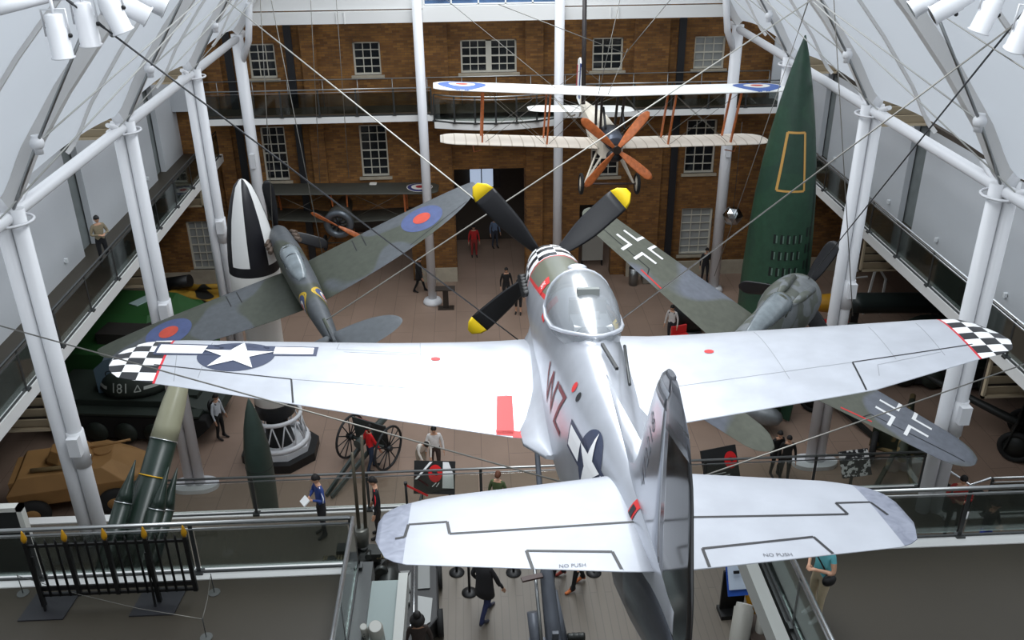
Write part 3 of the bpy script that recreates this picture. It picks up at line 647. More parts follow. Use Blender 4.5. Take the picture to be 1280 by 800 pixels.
# canopy
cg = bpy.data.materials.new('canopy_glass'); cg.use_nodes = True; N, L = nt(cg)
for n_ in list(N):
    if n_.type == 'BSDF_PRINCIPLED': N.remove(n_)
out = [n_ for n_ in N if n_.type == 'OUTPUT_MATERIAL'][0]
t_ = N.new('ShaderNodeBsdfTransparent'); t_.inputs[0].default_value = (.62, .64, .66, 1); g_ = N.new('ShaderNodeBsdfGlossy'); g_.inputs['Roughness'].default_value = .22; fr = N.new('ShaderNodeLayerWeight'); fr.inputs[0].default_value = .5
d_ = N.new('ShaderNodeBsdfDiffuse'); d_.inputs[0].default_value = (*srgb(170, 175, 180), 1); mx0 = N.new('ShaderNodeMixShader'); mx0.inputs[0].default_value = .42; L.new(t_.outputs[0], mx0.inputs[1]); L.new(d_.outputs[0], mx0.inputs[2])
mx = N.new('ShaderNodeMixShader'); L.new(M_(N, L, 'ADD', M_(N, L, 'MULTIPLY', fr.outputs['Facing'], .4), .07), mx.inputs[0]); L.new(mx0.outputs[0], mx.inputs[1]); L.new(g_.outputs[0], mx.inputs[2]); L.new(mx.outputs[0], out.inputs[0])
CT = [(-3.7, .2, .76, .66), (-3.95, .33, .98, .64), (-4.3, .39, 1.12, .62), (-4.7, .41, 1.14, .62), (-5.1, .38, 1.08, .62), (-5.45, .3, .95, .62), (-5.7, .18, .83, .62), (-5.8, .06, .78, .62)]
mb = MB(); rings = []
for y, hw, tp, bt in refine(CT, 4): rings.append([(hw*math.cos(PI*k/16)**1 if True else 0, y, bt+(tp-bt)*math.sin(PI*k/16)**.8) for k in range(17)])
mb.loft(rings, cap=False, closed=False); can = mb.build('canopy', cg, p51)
mb = MB()
for y in (-4.35,): mb.path([(interp([(a[0], a[1]) for a in CT[::-1]], y)*math.cos(PI*k/14)*1.01, y, .62+(interp([(a[0], a[2]) for a in CT[::-1]], y)-.62)*math.sin(PI*k/14)**.8*1.01) for k in range(15)], .016, 6)
fz = [.66, .66, .66, .66, .68, .75, .8, .81]
mb.path([(a*1.03, y, z) for a, y, z in [(-CT[i][1], CT[i][0], fz[i]) for i in range(8)]+[(CT[i][1], CT[i][0], fz[i]) for i in range(7, -1, -1)]], .022, 6)
mb.build('canopy_frame', silver, p51)
ck = mat('cockpit_grey', srgb(120, 124, 122), .7)
mb = MB().box((-.2, -5.15, .5), (.2, -5.05, 1.0)).box((-.22, -5.1, .5), (.22, -4.6, .62)).box((-.12, -5.16, 1.0), (.12, -5.08, 1.12)); mb.box((-.2, -4.1, .5), (.2, -4.0, .7)); mb.build('cockpit_seat', ck, p51)
mb = MB(); mb.box((-.2, -5.6, .62), (.2, -5.15, .84)); mb.tube((-.1, -5.3, .84), (.1, -5.3, .84), .07); mb.build('cockpit_deck', mat('pale_deck', srgb(180, 184, 186), .6), p51)
MB().sphere((0, -4.15, 1.09), .09, 12, 8, (1.3, 1, .5)).build('mirror', silver, p51)
# nose
MB().lathe([(.01, 0), (.09, -.05), (.2, -.18), (.28, -.38), (.31, -.62)], (0, 0, .18), 'y', 28).build('spinner', prop_black, p51)
for k in range(4):
    blade(MB(), math.radians(42+90*k), 1.7, .40, -.42, .18, tip=.17, root=.2, th=.06, twist=.75).build('propeller_blade', [prop_black, prop_yellow], p51)
for sg in (-1, 1):
    mb = MB()
    for k in range(6): mb.tube((sg*.4, -1.35-k*.17, .22), (sg*.52, -1.42-k*.17, .22), .045, .05, 8)
    mb.build('exhaust_stubs', black, p51)
mb = MB().path([(.2, -6.6, .67), (.22, -8.0, .72)], .012, 6); 
MB().tube((.33, -5.6, .62), (.14, -6.95, .74), .018, .015, 8).build('aerial_mast', dark_steel, p51)
MB().bar((.03, -6.0, .79), (.09, -6.55, .74), .03, .03).build('vent_slot', black, p51)
mb = MB()
for x in (-1.9, -1.75, -1.6, 1.9, 2.05, 2.2): mb.tube((x, interp(LE_L, abs(x))-.05, wz(x)), (x, interp(LE_L, abs(x))+.04, wz(x)), .03, n=8)
mb.build('gun_ports', silver, p51)
MB().tube((-.55, -7.3, -.5), (-.5, -7.0, -.9), .03, .03, 8).build('tailwheel_leg', steel, p51)
# markings
UPW = dict(O=(0, 0, 1), U=(1, 0, 0), V=(0, 1, 0), D=(0, 0, -1))
WT = [wl_, wr_]
cx, cy = -4.2, -3.63
decal('insignia_surround', WT, [circ(cx, cy, .47, 40), [(-5.24, -3.3), (-3.24, -3.24), (-3.22, -3.58), (-5.2, -3.7)]], m=blue_flat, parent=p51, off=.004, **UPW)
decal('insignia_bar', WT, [[(-5.2, -3.35), (-4.62, -3.34), (-4.62, -3.62), (-5.17, -3.65)]], m=white_flat, parent=p51, off=.008, **UPW)
decal('insignia_bar', WT, [[(-3.78, -3.30), (-3.29, -3.29), (-3.27, -3.53), (-3.76, -3.56)]], m=white_flat, parent=p51, off=.008, **UPW)
decal('insignia_star', WT, star(cx, cy, .46), m=white_flat, parent=p51, off=.012, **UPW)
decal('red_dot', WT, [circ(-1.72, -3.58, .062, 16)], m=red_m, parent=p51, off=.006, **UPW); decal('red_dot', WT, [circ(1.81, -3.56, .062, 16)], m=red_m, parent=p51, off=.006, **UPW)
decal('red_walkway_mark', WT, [[(-.98, -4.58), (-.8, -4.56), (-.82, -5.42), (-1.02, -5.4)], [(-1.02, -5.3), (-.62, -5.34), (-.6, -5.46), (-1.02, -5.44)]], m=red_m, parent=p51, off=.006, **UPW)
strip_on('panel_line', WT, [[(-5.1, -3.98), (-3.42, -4.26), (-3.31, -4.82)]], .022, black_flat, p51)
strip_on('panel_line', WT, [[(-3.42, -4.26), (-.85, -4.55)], [(-1.9, -3.4), (-3.0, -3.3), (-3.0, -3.05)], [(-1.95, -2.8), (-1.9, -3.9)], [(-2.9, -3.4), (-2.0, -3.45)], [(-5.0, -3.3), (-4.75, -4.4)], [(-4.6, -3.2), (-4.5, -4.3)]], .009, mat('panel_seam_grey', srgb(150, 153, 158), .6), p51, off=.003)
strip_on('panel_line', WT, [[(5.08, -3.95), (3.43, -4.21), (3.32, -4.9)]], .022, black_flat, p51)
strip_on('panel_line', WT, [[(3.43, -4.21), (1.1, -4.45)], [(4.75, -3.1), (4.6, -4.2)], [(4.1, -3.1), (3.98, -4.2)], [(2.6, -2.9), (2.55, -4.5)], [(4.6, -4.1), (3.7, -4.32), (3.6, -4.6)]], .009, MATS['panel_seam_grey'], p51, off=.003)
TT = [tl, trr]
strip_on('hinge_line', TT, [[(-1.88, -8.64), (-1.81, -8.63), (-1.79, -8.47), (-1.5, -8.46), (-1.48, -8.62), (-.09, -8.59)], [(-.9, -9.07), (-.93, -8.87), (-.32, -8.93), (-.28, -9.15)], [(.1, -8.55), (1.55, -8.54), (1.52, -8.38), (1.8, -8.37), (1.86, -8.55)], [(.33, -9.13), (.33, -8.93), (1.18, -8.82), (1.25, -9.02)]], .023, black_flat, p51)
decal('stencil_text', TT, [[(u*.9-.62, v-9.06) for u, v in f] for f in text_polys('NO PUSH', .05)]+[[(u+.85, v-9.02) for u, v in f] for f in text_polys('NO PUSH', .05)], m=mat('grey_stencil', srgb(90, 92, 98), .6), parent=p51, off=.004, **UPW)
LFT = dict(O=(0, 0, 0), U=(0, -1, 0), V=(0, 0, 1), D=(1, 0, 0), back=1.)
LD = dict(O=(-1.2, 0, .9), U=(0, -1, 0), V=(-.55, 0, .83), D=(.83, 0, -.55), back=1.2)
def L_(polys, name, m, off): return decal(name, [fus], polys, m=m, parent=p51, off=off, O=(0, 0, .1), U=(0, -1, 0), V=(-.5, 0, .87), D=(.87, 0, .5), back=1.5, cell=.05)
LS = dict(O=(-1.5, 0, .1), U=(0, -1, 0), V=(0, 0, 1), D=(1, 0, 0), back=1.5)
decal('insignia_surround', [fus], [circ(7.35, .02, .34, 36), rect(6.6, -.12, 8.1, .16)], m=blue_flat, parent=p51, off=.004, cell=.05, **LS)
decal('insignia_bar', [fus], [rect(6.64, -.08, 7.02, .12)], m=white_flat, parent=p51, off=.008, cell=.05, **LS)
decal('insignia_bar', [fus], [rect(7.68, -.08, 8.06, .12)], m=white_flat, parent=p51, off=.008, cell=.05, **LS)
decal('insignia_star', [fus], star(7.35, .02, .33), m=white_flat, parent=p51, off=.012, cell=.04, **LS)
decal('code_letters', [fus], [[(u+5.75, v+.0) for u, v in f] for f in text_polys('WZ', .62)], m=mat('dark_red_letters', srgb(120, 30, 36), .5), parent=p51, off=.006, cell=.05, **LS)
decal('code_letters', [fus], [[(8.35, -.1), (8.47, -.1), (8.6, .34), (8.48, .34)]], m=red_m, parent=p51, off=.006, cell=.05, **LS)
decal('code_letters', [fus], [[(8.38, -.07), (8.45, -.07), (8.56, .3), (8.49, .3)]], m=black_flat, parent=p51, off=.01, cell=.05, **LS)
decal('name_panel', [fus], [rect(3.05, .42, 3.35, .58), rect(4.05, .36, 4.3, .62)], m=red_m, parent=p51, off=.008, cell=.05, **LS)
decal('name_text', [fus], [[(u*.35+3.2, v*.35+.5) for u, v in f] for f in text_polys('BIG', .3)]+[[(u+4.17, v*.6+.49) for u, v in f] for f in text_polys('III', .2)], m=white_flat, parent=p51, off=.013, cell=.05, **LS)
decal('fuel_badge', [fus], [circ(6.35, .38, .05, 16)], m=red_m, parent=p51, off=.006, cell=.04, **LS)
decal('fuel_badge', [fus], [circ(6.55, .36, .045, 16)], m=black_flat, parent=p51, off=.006, cell=.04, **LS)
decal('serial_number', [fin], [[(u*.85+8.72, v+.85) for u, v in f] for f in [[(a*math.cos(1.15)-b_*math.sin(1.15), a*math.sin(1.15)+b_*math.cos(1.15)) for a, b_ in g] for g in text_polys('472218', .24)]], m=mat('outline_grey', srgb(112, 116, 124), .4), parent=p51, off=.004, cell=.05, **LS)
# ---------------------------------------------------------------- camouflage paints
def camo(name, c1, c2, th=.5, sc=.45, rough=.55, dist=1.0):
    m = bpy.data.materials.new(name); m.use_nodes = True; N, L = nt(m); b = N['Principled BSDF']; b.inputs['Roughness'].default_value = rough
    tc = N.new('ShaderNodeTexCoord'); n1 = N.new('ShaderNodeTexNoise'); n1.inputs['Scale'].default_value = sc; n1.inputs['Detail'].default_value = .5; L.new(tc.outputs['Object'], n1.inputs['Vector'])
    rp = N.new('ShaderNodeValToRGB'); rp.color_ramp.elements[0].position = th-.012; rp.color_ramp.elements[1].position = th+.012; rp.color_ramp.elements[0].color = (*c1, 1); rp.color_ramp.elements[1].color = (*c2, 1); L.new(n1.outputs[0], rp.inputs[0])
    n2 = N.new('ShaderNodeTexNoise'); n2.inputs['Scale'].default_value = 6; n2.inputs['Detail'].default_value = 8; L.new(tc.outputs['Object'], n2.inputs['Vector'])
    mx = N.new('ShaderNodeMix'); mx.data_type = 'RGBA'; mx.blend_type = 'MULTIPLY'; mx.inputs[0].default_value = .6; r2 = N.new('ShaderNodeValToRGB'); r2.color_ramp.elements[0].position = .3; r2.color_ramp.elements[0].color = (.72, .72, .72, 1); r2.color_ramp.elements[1].position = .7; r2.color_ramp.elements[1].color = (1.15, 1.15, 1.15, 1)
    L.new(n2.outputs[0], r2.inputs[0]); L.new(rp.outputs[0], mx.inputs[6]); L.new(r2.outputs[0], mx.inputs[7]); L.new(mx.outputs[2], b.inputs['Base Color']); return m
spit_m = camo('grey_green_camouflage', srgb(68, 72, 62), srgb(80, 84, 88), .5, .5, .5)
fw_m = camo('grey_olive_camouflage', srgb(88, 90, 79), srgb(104, 108, 117), .52, .38, .5)
roundel_blue = mat('roundel_blue', srgb(72, 84, 125), .6, 0, .12, 5); roundel_red = mat('roundel_red', srgb(190, 70, 52), .6, 0, .12, 5); rnd_yellow = mat('roundel_yellow', srgb(200, 165, 40), .6); rnd_white = mat('roundel_white', srgb(225, 222, 215), .6)
# ---------------------------------------------------------------- elliptical wing fighter
sp = thing('fighter_aircraft', 'camouflaged elliptical-winged fighter with blue and red roundels, hanging at left', 'aircraft', mw=pose((-5.96, 26.3, 7.66), 20.34, 2.17, -16.61))
SF = [(-.3, .25, .25, -.25), (-.5, .3, .32, -.3), (-1.0, .35, .42, -.42), (-1.8, .38, .48, -.5), (-2.6, .39, .52, -.55), (-3.3, .38, .56, -.56), (-4.2, .36, .55, -.52), (-5.4, .28, .42, -.4), (-6.8, .19, .33, -.25), (-8.0, .1, .27, -.12), (-8.9, .03, .18, 0)]
sfus = fuselage(SF, 28, 2.1, 3).build('fuselage', spit_m, sp)
kz = math.tan(math.radians(5.5)); sw = []
for sg, nm in ((-1, 'left_wing'), (1, 'right_wing')):
    st = []
    for i in range(19):
        x = .1+5.5*math.sin(PI/2*i/18); c = 2.5*math.sqrt(max(.0006, 1-(x/5.62)**2)); st.append((sg*x, -2.0-.3*(x/5.6)-.32*(2.5-c)*.5+0.05, -2.0-.3*(x/5.6)-.32*(2.5-c)*.5+.05-c, -.5+x*kz, .13*(1-.4*x/5.6)))
    sw.append(wing_mesh(st).build(nm, spit_m, sp))
def ell_tail(nm, sg, y0, ch, half, z, m, parent, tk=.09):
    st = []
    for i in range(13):
        x = .03+(half-.03)*math.sin(PI/2*i/12); c = ch*math.sqrt(max(.001, 1-(x/half)**2.6)); st.append((sg*x, y0-(ch-c)*.6, y0-(ch-c)*.6-c, z, tk))
    return wing_mesh(st).build(nm, m, parent)
ell_tail('tailplane', -1, -7.35, 1.25, 1.62, .22, spit_m, sp); ell_tail('tailplane', 1, -7.35, 1.25, 1.62, .22, spit_m, sp)
mb = MB(); mb.prism([(-7.5, .25), (-7.9, .8), (-8.15, 1.15), (-8.4, 1.28), (-8.7, 1.2), (-8.9, .95), (-9.0, .5), (-8.95, .1), (-8.7, -.2), (-8.3, -.15)], lambda u, v, t: (t, u, v), -.035, .035); mb.build('tail_fin', spit_m, sp, bevel=.02)
blk_glass = mat('spitfire_perspex', srgb(120, 128, 132), .15, 0, .2, 5)
mb = MB(); mb.loft([fus_ring(y, hw, tp, bt, 20) for y, hw, tp, bt in refine([(-2.75, .1, .56, .4), (-2.95, .22, .76, .4), (-3.3, .26, .88, .4), (-3.8, .25, .84, .4), (-4.3, .2, .68, .4), (-4.7, .1, .54, .4)], 3)]); mb.build('canopy', blk_glass, sp)
mb = MB()
for y, hw, tp in ((-2.95, .225, .77), (-3.35, .265, .885), (-3.8, .255, .85)): mb.path([(hw*math.cos(PI*k/12), y, .55+(tp-.55)*math.sin(PI*k/12)) for k in range(13)], .014, 6)
mb.tube((0, -3.0, .78), (0, -3.4, .9), .014); mb.build('canopy_frame', spit_m, sp)
MB().lathe([(.01, .12), (.12, .02), (.2, -.15), (.25, -.32)], (0, 0, 0), 'y', 24).build('spinner', prop_black, sp)
for a in (78, 198, 318): blade(MB(), math.radians(a), 1.62, .34, -.16, 0, root=.15, twist=.7).build('propeller_blade', prop_black, sp)
for sg in (-1, 1):
    mb = MB()
    for k in range(3): mb.tube((sg*.34, -1.0-k*.28, .2), (sg*.46, -1.2-k*.28, .18), .06, .07, 8)
    mb.build('exhaust_stubs', mat('rusty_steel', srgb(100, 86, 76), .7, .3), sp)
for x in (-3.72, 3.72):
    yc = -3.3; decal('wing_roundel_ring', sw, [circ(x, yc+.1, .62, 36)], m=roundel_blue, parent=sp, off=.005, **UPW); decal('wing_roundel_disc', sw, [circ(x, yc+.1, .26, 28)], m=roundel_red, parent=sp, off=.01, **UPW)
RS = dict(O=(1.5, 0, 0), U=(0, -1, 0), V=(0, 0, 1), D=(-1, 0, 0), back=1.5, cell=.05); LS2 = dict(O=(-1.5, 0, 0), U=(0, -1, 0), V=(0, 0, 1), D=(1, 0, 0), back=1.5, cell=.05)
for q in (RS, LS2):
    for r, m_, nm, of in ((.34, rnd_yellow, 'roundel_yellow_ring', .004), (.28, roundel_blue, 'roundel_blue_ring', .008), (.16, rnd_white, 'roundel_white_ring', .012), (.09, roundel_red, 'roundel_disc', .016)):
        decal(nm, [sfus], [circ(5.3, .08, r, 28)], m=m_, parent=sp, off=of, **q)
strip_on('panel_line', sw, [[(1.75, -2.35), (1.7, -3.1)], [(2.05, -2.35), (2.0, -3.1)], [(-1.75, -2.35), (-1.7, -3.1)], [(-2.05, -2.35), (-2.0, -3.1)], [(3.0, -4.15), (5.2, -3.45)], [(-3.0, -4.15), (-5.2, -3.45)]], .03, black_flat, sp)
# ---------------------------------------------------------------- radial fighter with crosses
fw = thing('fighter_aircraft', 'grey-green radial-engined fighter with white-outlined crosses on its wings, hanging at right', 'aircraft', mw=pose((8.49, 21.46, 7.34), -35.28, -5.11, 21.43))
WF = [(-.25, .5, .5, -.5), (-.4, .62, .62, -.62), (-.8, .66, .66, -.66), (-1.4, .66, .68, -.68), (-1.9, .55, .66, -.66), (-2.6, .44, .64, -.62), (-3.5, .41, .62, -.55), (-4.6, .36, .58, -.42), (-5.8, .27, .5, -.25), (-7.0, .17, .42, -.08), (-8.0, .09, .36, .05), (-8.7, .04, .3, .12)]
fw_eng = camo('mottled_grey_cowl', srgb(92, 96, 88), srgb(118, 122, 124), .5, 2.2, .45)
ffus = fuselage(WF, 30, 2.1, 3).build('fuselage', fw_eng, fw)
fww = []
kz2 = math.tan(math.radians(5))
for sg, nm in ((-1, 'left_wing'), (1, 'right_wing')):
    st = []
    for x in (.2, .6, 1.2, 2, 3, 4, 4.6, 4.8, 4.95, 5.08, 5.18, 5.25, 5.3, 5.33):
        e_ = 0 if x < 4.6 else 1-math.sqrt(max(0, 1-((x-4.6)/.74)**2)); le = -2.0-.08*x-.5*e_; te = -4.4+.14*x+.68*e_; st.append((sg*x, le, te, -.42+x*kz2, .13*(1-.35*x/5.2)*(1 if x < 5.2 else .5)))
    fww.append(wing_mesh(st).build(nm, fw_m, fw))
for sg in (-1, 1):
    st = []
    for x in (.03, .5, 1.0, 1.4, 1.6, 1.72, 1.79, 1.83): 
        e = 0 if x < 1.4 else ((x-1.4)/.43)**2.2; st.append((sg*x, -7.3-.12*x-.35*e, -8.55+.1*x+.35*e, .35, .08))
    wing_mesh(st).build('tailplane', fw_m, fw)
mb = MB(); mb.prism([(-6.9, .4), (-7.7, 1.1), (-8.0, 1.32), (-8.5, 1.3), (-8.75, .9), (-8.8, .3), (-8.5, .1)], lambda u, v, t: (t, u, v), -.035, .035); mb.build('tail_fin', fw_m, fw, bevel=.02)
MB().lathe([(.01, .2), (.14, .08), (.22, -.1), (.26, -.3)], (0, 0, 0), 'y', 24).build('spinner', prop_black, fw)
for a in (88, 208, 328): blade(MB(), math.radians(a), 1.66, .42, -.1, 0, root=.15, twist=.7).build('propeller_blade', prop_black, fw)
mb = MB(); mb.loft([fus_ring(y, hw, tp, bt, 20) for y, hw, tp, bt in refine([(-2.55, .15, .68, .5), (-2.85, .27, .92, .5), (-3.2, .28, 1.0, .5), (-4.0, .24, .9, .5), (-4.8, .12, .64, .5), (-5.1, .05, .56, .5)], 3)]); mb.build('canopy', blk_glass, fw)
mb = MB()
for y, hw, tp in ((-2.8, .27, .91), (-3.2, .29, 1.01), (-3.25, .29, 1.0)): mb.path([(hw*math.cos(PI*k/12), y, .6+(tp-.6)*math.sin(PI*k/12)) for k in range(13)], .016, 6)
mb.build('canopy_frame', fw_m, fw)
mb = MB()
for sg in (-1, 1): mb.path([(sg*.28, -1.0, .62), (sg*.25, -1.9, .68), (sg*.2, -2.5, .62)], [.09, .11, .05], 10)
mb.build('gun_cowling_bulge', fw_eng, fw)
for sg in (-1, 1):
    decal('wing_cross', fww, [[(sg*3.62+u, -2.98+v) for u, v in p] for a, b in ((1, 1), (-1, 1), (-1, -1), (1, -1)) for p in (rect(*sorted((a*.14, a*.24)), *[0, 0][:0], *[]) if False else [(a*.15, b*.15), (a*.62, b*.15), (a*.62, b*.235), (a*.15, b*.235)], [(a*.15, b*.235), (a*.235, b*.235), (a*.235, b*.62), (a*.15, b*.62)])], m=white_flat, parent=fw, off=.006, **UPW)
strip_on('hinge_line', fww, [[(5.1, -3.3), (3.0, -3.55), (2.9, -3.8)], [(-5.1, -3.3), (-3.0, -3.55), (-2.9, -3.8)]], .03, black_flat, fw)
strip_on('trim_edge', fww, [[(2.4, -3.93), (3.1, -3.8)], [(-2.4, -3.93), (-3.1, -3.8)]], .05, red_m, fw)
MB().torus((0, -.36, 0), .56, .05, 'y', 30, 8).build('cowl_ring', fw_m, fw)
# ---------------------------------------------------------------- pale biplane
fabric = mat('cream_doped_fabric', srgb(222, 214, 198), .6, 0, .05, 3); wht_fab = mat('white_doped_fabric', srgb(240, 240, 236), .6)
bp = thing('biplane', 'cream fabric two-bay biplane with a four-bladed wooden propeller, hanging before the far gallery', 'aircraft', mw=pose((4.49, 27.61, 9.44), 181.93, 2.2, -1.89))
def rwing(nm, half, y0, ch, z, m, parent, dih=.03, x0=0, tk=.1, gap=None):
    st = []
    xs = [-half, -half+.06, -half+.2, -half+.5, -half*.6, -half*.3, -.1, .1, half*.3, half*.6, half-.5, half-.2, half-.06, half]
    for x in xs:
        e = max(0, 1-(half-abs(x))/.5); st.append((x, y0-.25*e**2, y0-ch+.35*e**2, z+abs(x)*dih, tk))
    return wing_mesh(st).build(nm, m, parent)
def rib_wing(nm, *a, **k): return rwing(nm, *a, **k)
ribf = bpy.data.materials.new('ribbed_cream_fabric'); ribf.use_nodes = True; N, L = nt(ribf); b = N['Principled BSDF']; co, s = sep(N, L)
w_ = M_(N, L, 'GREATER_THAN', M_(N, L, 'ABSOLUTE', M_(N, L, 'SINE', M_(N, L, 'MULTIPLY', s[0], 8.5))), .985); L.new(mixc(N, L, w_, srgb(228, 218, 205), srgb(196, 184, 168)), b.inputs['Base Color']); b.inputs['Roughness'].default_value = .6
bu = rwing('upper_wing', 5.65, -.95, 1.6, 1.5, wht_fab, bp); bl_ = rwing('lower_wing', 5.45, -1.5, 1.6, -.3, ribf, bp)
rwing('tailplane', 2.05, -7.0, 1.3, -.22, wht_fab, bp, 0, tk=.04)
mb = MB(); sec = [(-.75, .32, .3, -.42), (-1.6, .36, .4, -.45), (-3.4, .36, .42, -.42), (-5.4, .22, .3, -.2), (-7.6, .05, .18, .02)]
mb.loft([[(sx*hw, y, z) for sx, z in ((-1, bt), (1, bt), (1, tp*.6), (.6, tp), (-.6, tp), (-1, tp*.6))] for y, hw, tp, bt in sec], smooth=False); mb.build('fuselage', fabric, bp)
mb = MB(); mb.loft([fus_ring(y, hw, tp, bt, 20) for y, hw, tp, bt in ((-.45, .26, .3, -.1), (-.6, .3, .42, -.1), (-1.5, .32, .5, 0))]); mb.build('engine_cowl', mat('blued_steel', srgb(86, 92, 104), .35, .5), bp)
mb = MB()
for sg in (-1, 1):
    for k in range(4): mb.tube((sg*.1, -.5-k*.25, .0), (sg*.42, -.5-k*.25, .25), .07, .06, 8)
    mb.tube((sg*.3, -.6, .55), (sg*.3, -1.2, 1.1), .04, n=8)
mb.sphere((0, -.4, -.25), .25, 12, 8, (1.1, .8, .8)); mb.build('engine', mat('engine_metal', srgb(48, 48, 50), .45, .6), bp)
for a in (40, 128, 218, 308): blade(MB(), math.radians(a), 1.5, .3, -.15, 0, root=.06, twist=.7, th=.05).build('propeller_blade', wood_m, bp)
MB().lathe([(.13, .05), (.13, -.3)], (0, -.1, 0), 'y', 16).build('propeller_hub', mat('dark_hub', srgb(50, 40, 34), .4, .5), bp)
for sg in (-1, 1):
    for x in (2.0, 4.1):
        MB().bar((sg*x, -1.15, 1.5+.03*x), (sg*x, -1.7, -.3+.03*x), .05, .1).build('interplane_strut', wood_m, bp); MB().bar((sg*x, -2.15, 1.5+.03*x), (sg*x, -2.7, -.3+.03*x), .05, .1).build('interplane_strut', wood_m, bp)
    MB().bar((sg*.36, -1.2, 1.5), (sg*.32, -1.4, .3), .05, .08).build('cabane_strut', mat('dark_strut', srgb(45, 38, 34), .5), bp); MB().bar((sg*.36, -2.2, 1.5), (sg*.32, -2.3, .3), .05, .08).build('cabane_strut', MATS['dark_strut'], bp)
    t_ = MB().torus((sg*.92, -1.0, -1.32), .3, .055, 'x', 26, 8).build('wheel_tyre', rubber, bp)
    MB().lathe([(.02, -.05), (.26, -.02), (.26, .02), (.02, .05)], (sg*.92, -1.0, -1.32), 'x', 22).build('wheel_disc', fabric, bp)
    MB().bar((sg*.3, -.9, -.35), (sg*.8, -1.0, -1.3), .05, .06).build('undercarriage_strut', fabric, bp); MB().bar((sg*.3, -1.8, -.4), (sg*.8, -1.0, -1.3), .05, .06).build('undercarriage_strut', fabric, bp)
    MB().path([(sg*4.4, -1.9, -.2), (sg*4.35, -1.95, -.5), (sg*4.1, -2.2, -.5)], .02, 6).build('wing_skid', wood_m, bp)
MB().tube((-.9, -1.0, -1.32), (.9, -1.0, -1.32), .035, n=8).build('axle', mat('dark_hub2', srgb(60, 46, 44), .5), bp)
mb = MB()
for sg in (-1, 1):
    for a, b_ in (((.3, -1.3, -.3), (2.0, -1.2, 1.5)), ((2.0, -1.7, -.25), (.36, -1.2, 1.5)), ((2.0, -1.7, -.25), (4.1, -1.2, 1.6)), ((4.1, -1.7, -.2), (2.0, -1.2, 1.5)), ((.3, -2.5, -.3), (2.0, -2.2, 1.5)), ((2.0, -2.7, -.25), (.36, -2.2, 1.5)), ((2.0, -2.7, -.25), (4.1, -2.2, 1.6)), ((4.1, -2.7, -.2), (2.0, -2.2, 1.5)), ((.1, -5.5, .2), (.9, -7.4, .25)), ((.05, -7.4, 1.3), (1.4, -7.6, .27)), ((1.4, -7.6, .27), (.05, -7.4, -.2))):
        mb.tube((sg*a[0], a[1], a[2]), (sg*b_[0], b_[1], b_[2]), .008, n=5)
mb.build('bracing_wires', wire_m, bp)
mb = MB(); mb.prism([(-7.2, .25), (-7.35, .8), (-7.6, 1.05), (-7.8, .95), (-7.8, .25)], lambda u, v, t: (t, u, v), -.03, .03); mb.build('tail_fin', wht_fab, bp)
mb = MB(); mb.prism([(-7.82, 1.3), (-8.3, 1.6), (-8.65, 1.5), (-8.8, 1.0), (-8.6, .0), (-7.82, -.1)], lambda u, v, t: (t, u, v), -.03, .03); mb.build('rudder', wht_fab, bp)
for y0, y1, m_, z1 in ((-8.56, -8.82, mat('flag_red', srgb(170, 40, 50), .6), 1.28), (-7.82, -8.1, mat('flag_blue', srgb(50, 70, 130), .6), 1.42)):
    MB().box((-.035, y1, .1), (.035, y0, z1)).build('rudder_stripe', m_, bp)
for sg in (-1, 1):
    for r, m_, nm, of in ((.76, mat('clear_blue', srgb(70, 100, 165), .6), 'roundel_blue_ring', .005), (.42, rnd_white, 'roundel_white_ring', .009), (.2, roundel_red, 'roundel_disc', .013)):
        decal(nm, [bu], [circ(sg*4.75, -1.7, r, 28)], m=m_, parent=bp, off=of, **UPW)
MB().path([(.9, -7.4, .05), (.4, -7.5, -.5), (.2, -7.6, -.45)], .03, 8).path([(0, -7.2, 0), (0, -7.8, -.55)], .03, 8).build('tail_skid', fabric, bp)
# ---------------------------------------------------------------- dark biplane
cm = thing('biplane', 'small dark olive biplane with brown wooden propeller and roundels, hanging low before the brick wall', 'aircraft', mw=pose((-5.81, 36.93, 3.67), 178.15, -3.16, -.42))
dk_fab = mat('dark_olive_fabric', srgb(62, 62, 56), .6, 0, .08, 3)
cu = rwing('upper_wing', 4.27, -.75, 1.37, 1.2, dk_fab, cm, 0); rwing('lower_wing', 4.1, -1.05, 1.37, -.25, dk_fab, cm, .06)
rwing('tailplane', 1.25, -4.7, .9, .25, dk_fab, cm, 0, tk=.04)
for sg in (-1, 1):
    MB().box((sg*.12 if sg > 0 else -1.2, -5.6, .27), (1.2 if sg > 0 else -.12, -5.45, .33)).build('elevator_white_stripe', rnd_white, cm); MB().box((sg*.12 if sg > 0 else -1.2, -5.74, .27), (1.2 if sg > 0 else -.12, -5.6, .35)).build('elevator_red_stripe', mat('flag_red', srgb(170, 40, 50), .6), cm)
fuselage([(-.4, .55, .55, -.55), (-.5, .62, .62, -.62), (-1.0, .6, .62, -.6), (-1.6, .38, .5, -.42), (-3, .28, .4, -.3), (-5.4, .04, .25, .05)], 24, 2.0, 2).build('fuselage', dk_fab, cm)
MB().torus((0, -.42, 0), .5, .15, 'y', 28, 10).build('cowl_ring', mat('grey_cowl', srgb(92, 98, 104), .35, .5), cm)
mb = MB()
for k in range(9): a = 2*PI*k/9; mb.tube((0, -.42, 0), (.32*math.cos(a), -.42, .32*math.sin(a)), .05, .06, 8)
mb.build('rotary_engine', MATS['engine_metal'], cm)
for a in (150, 330): blade(MB(), math.radians(180-a), 1.25, .22, -.2, 0, root=.02, twist=.7, th=.05).build('propeller_blade', wood_m, cm)
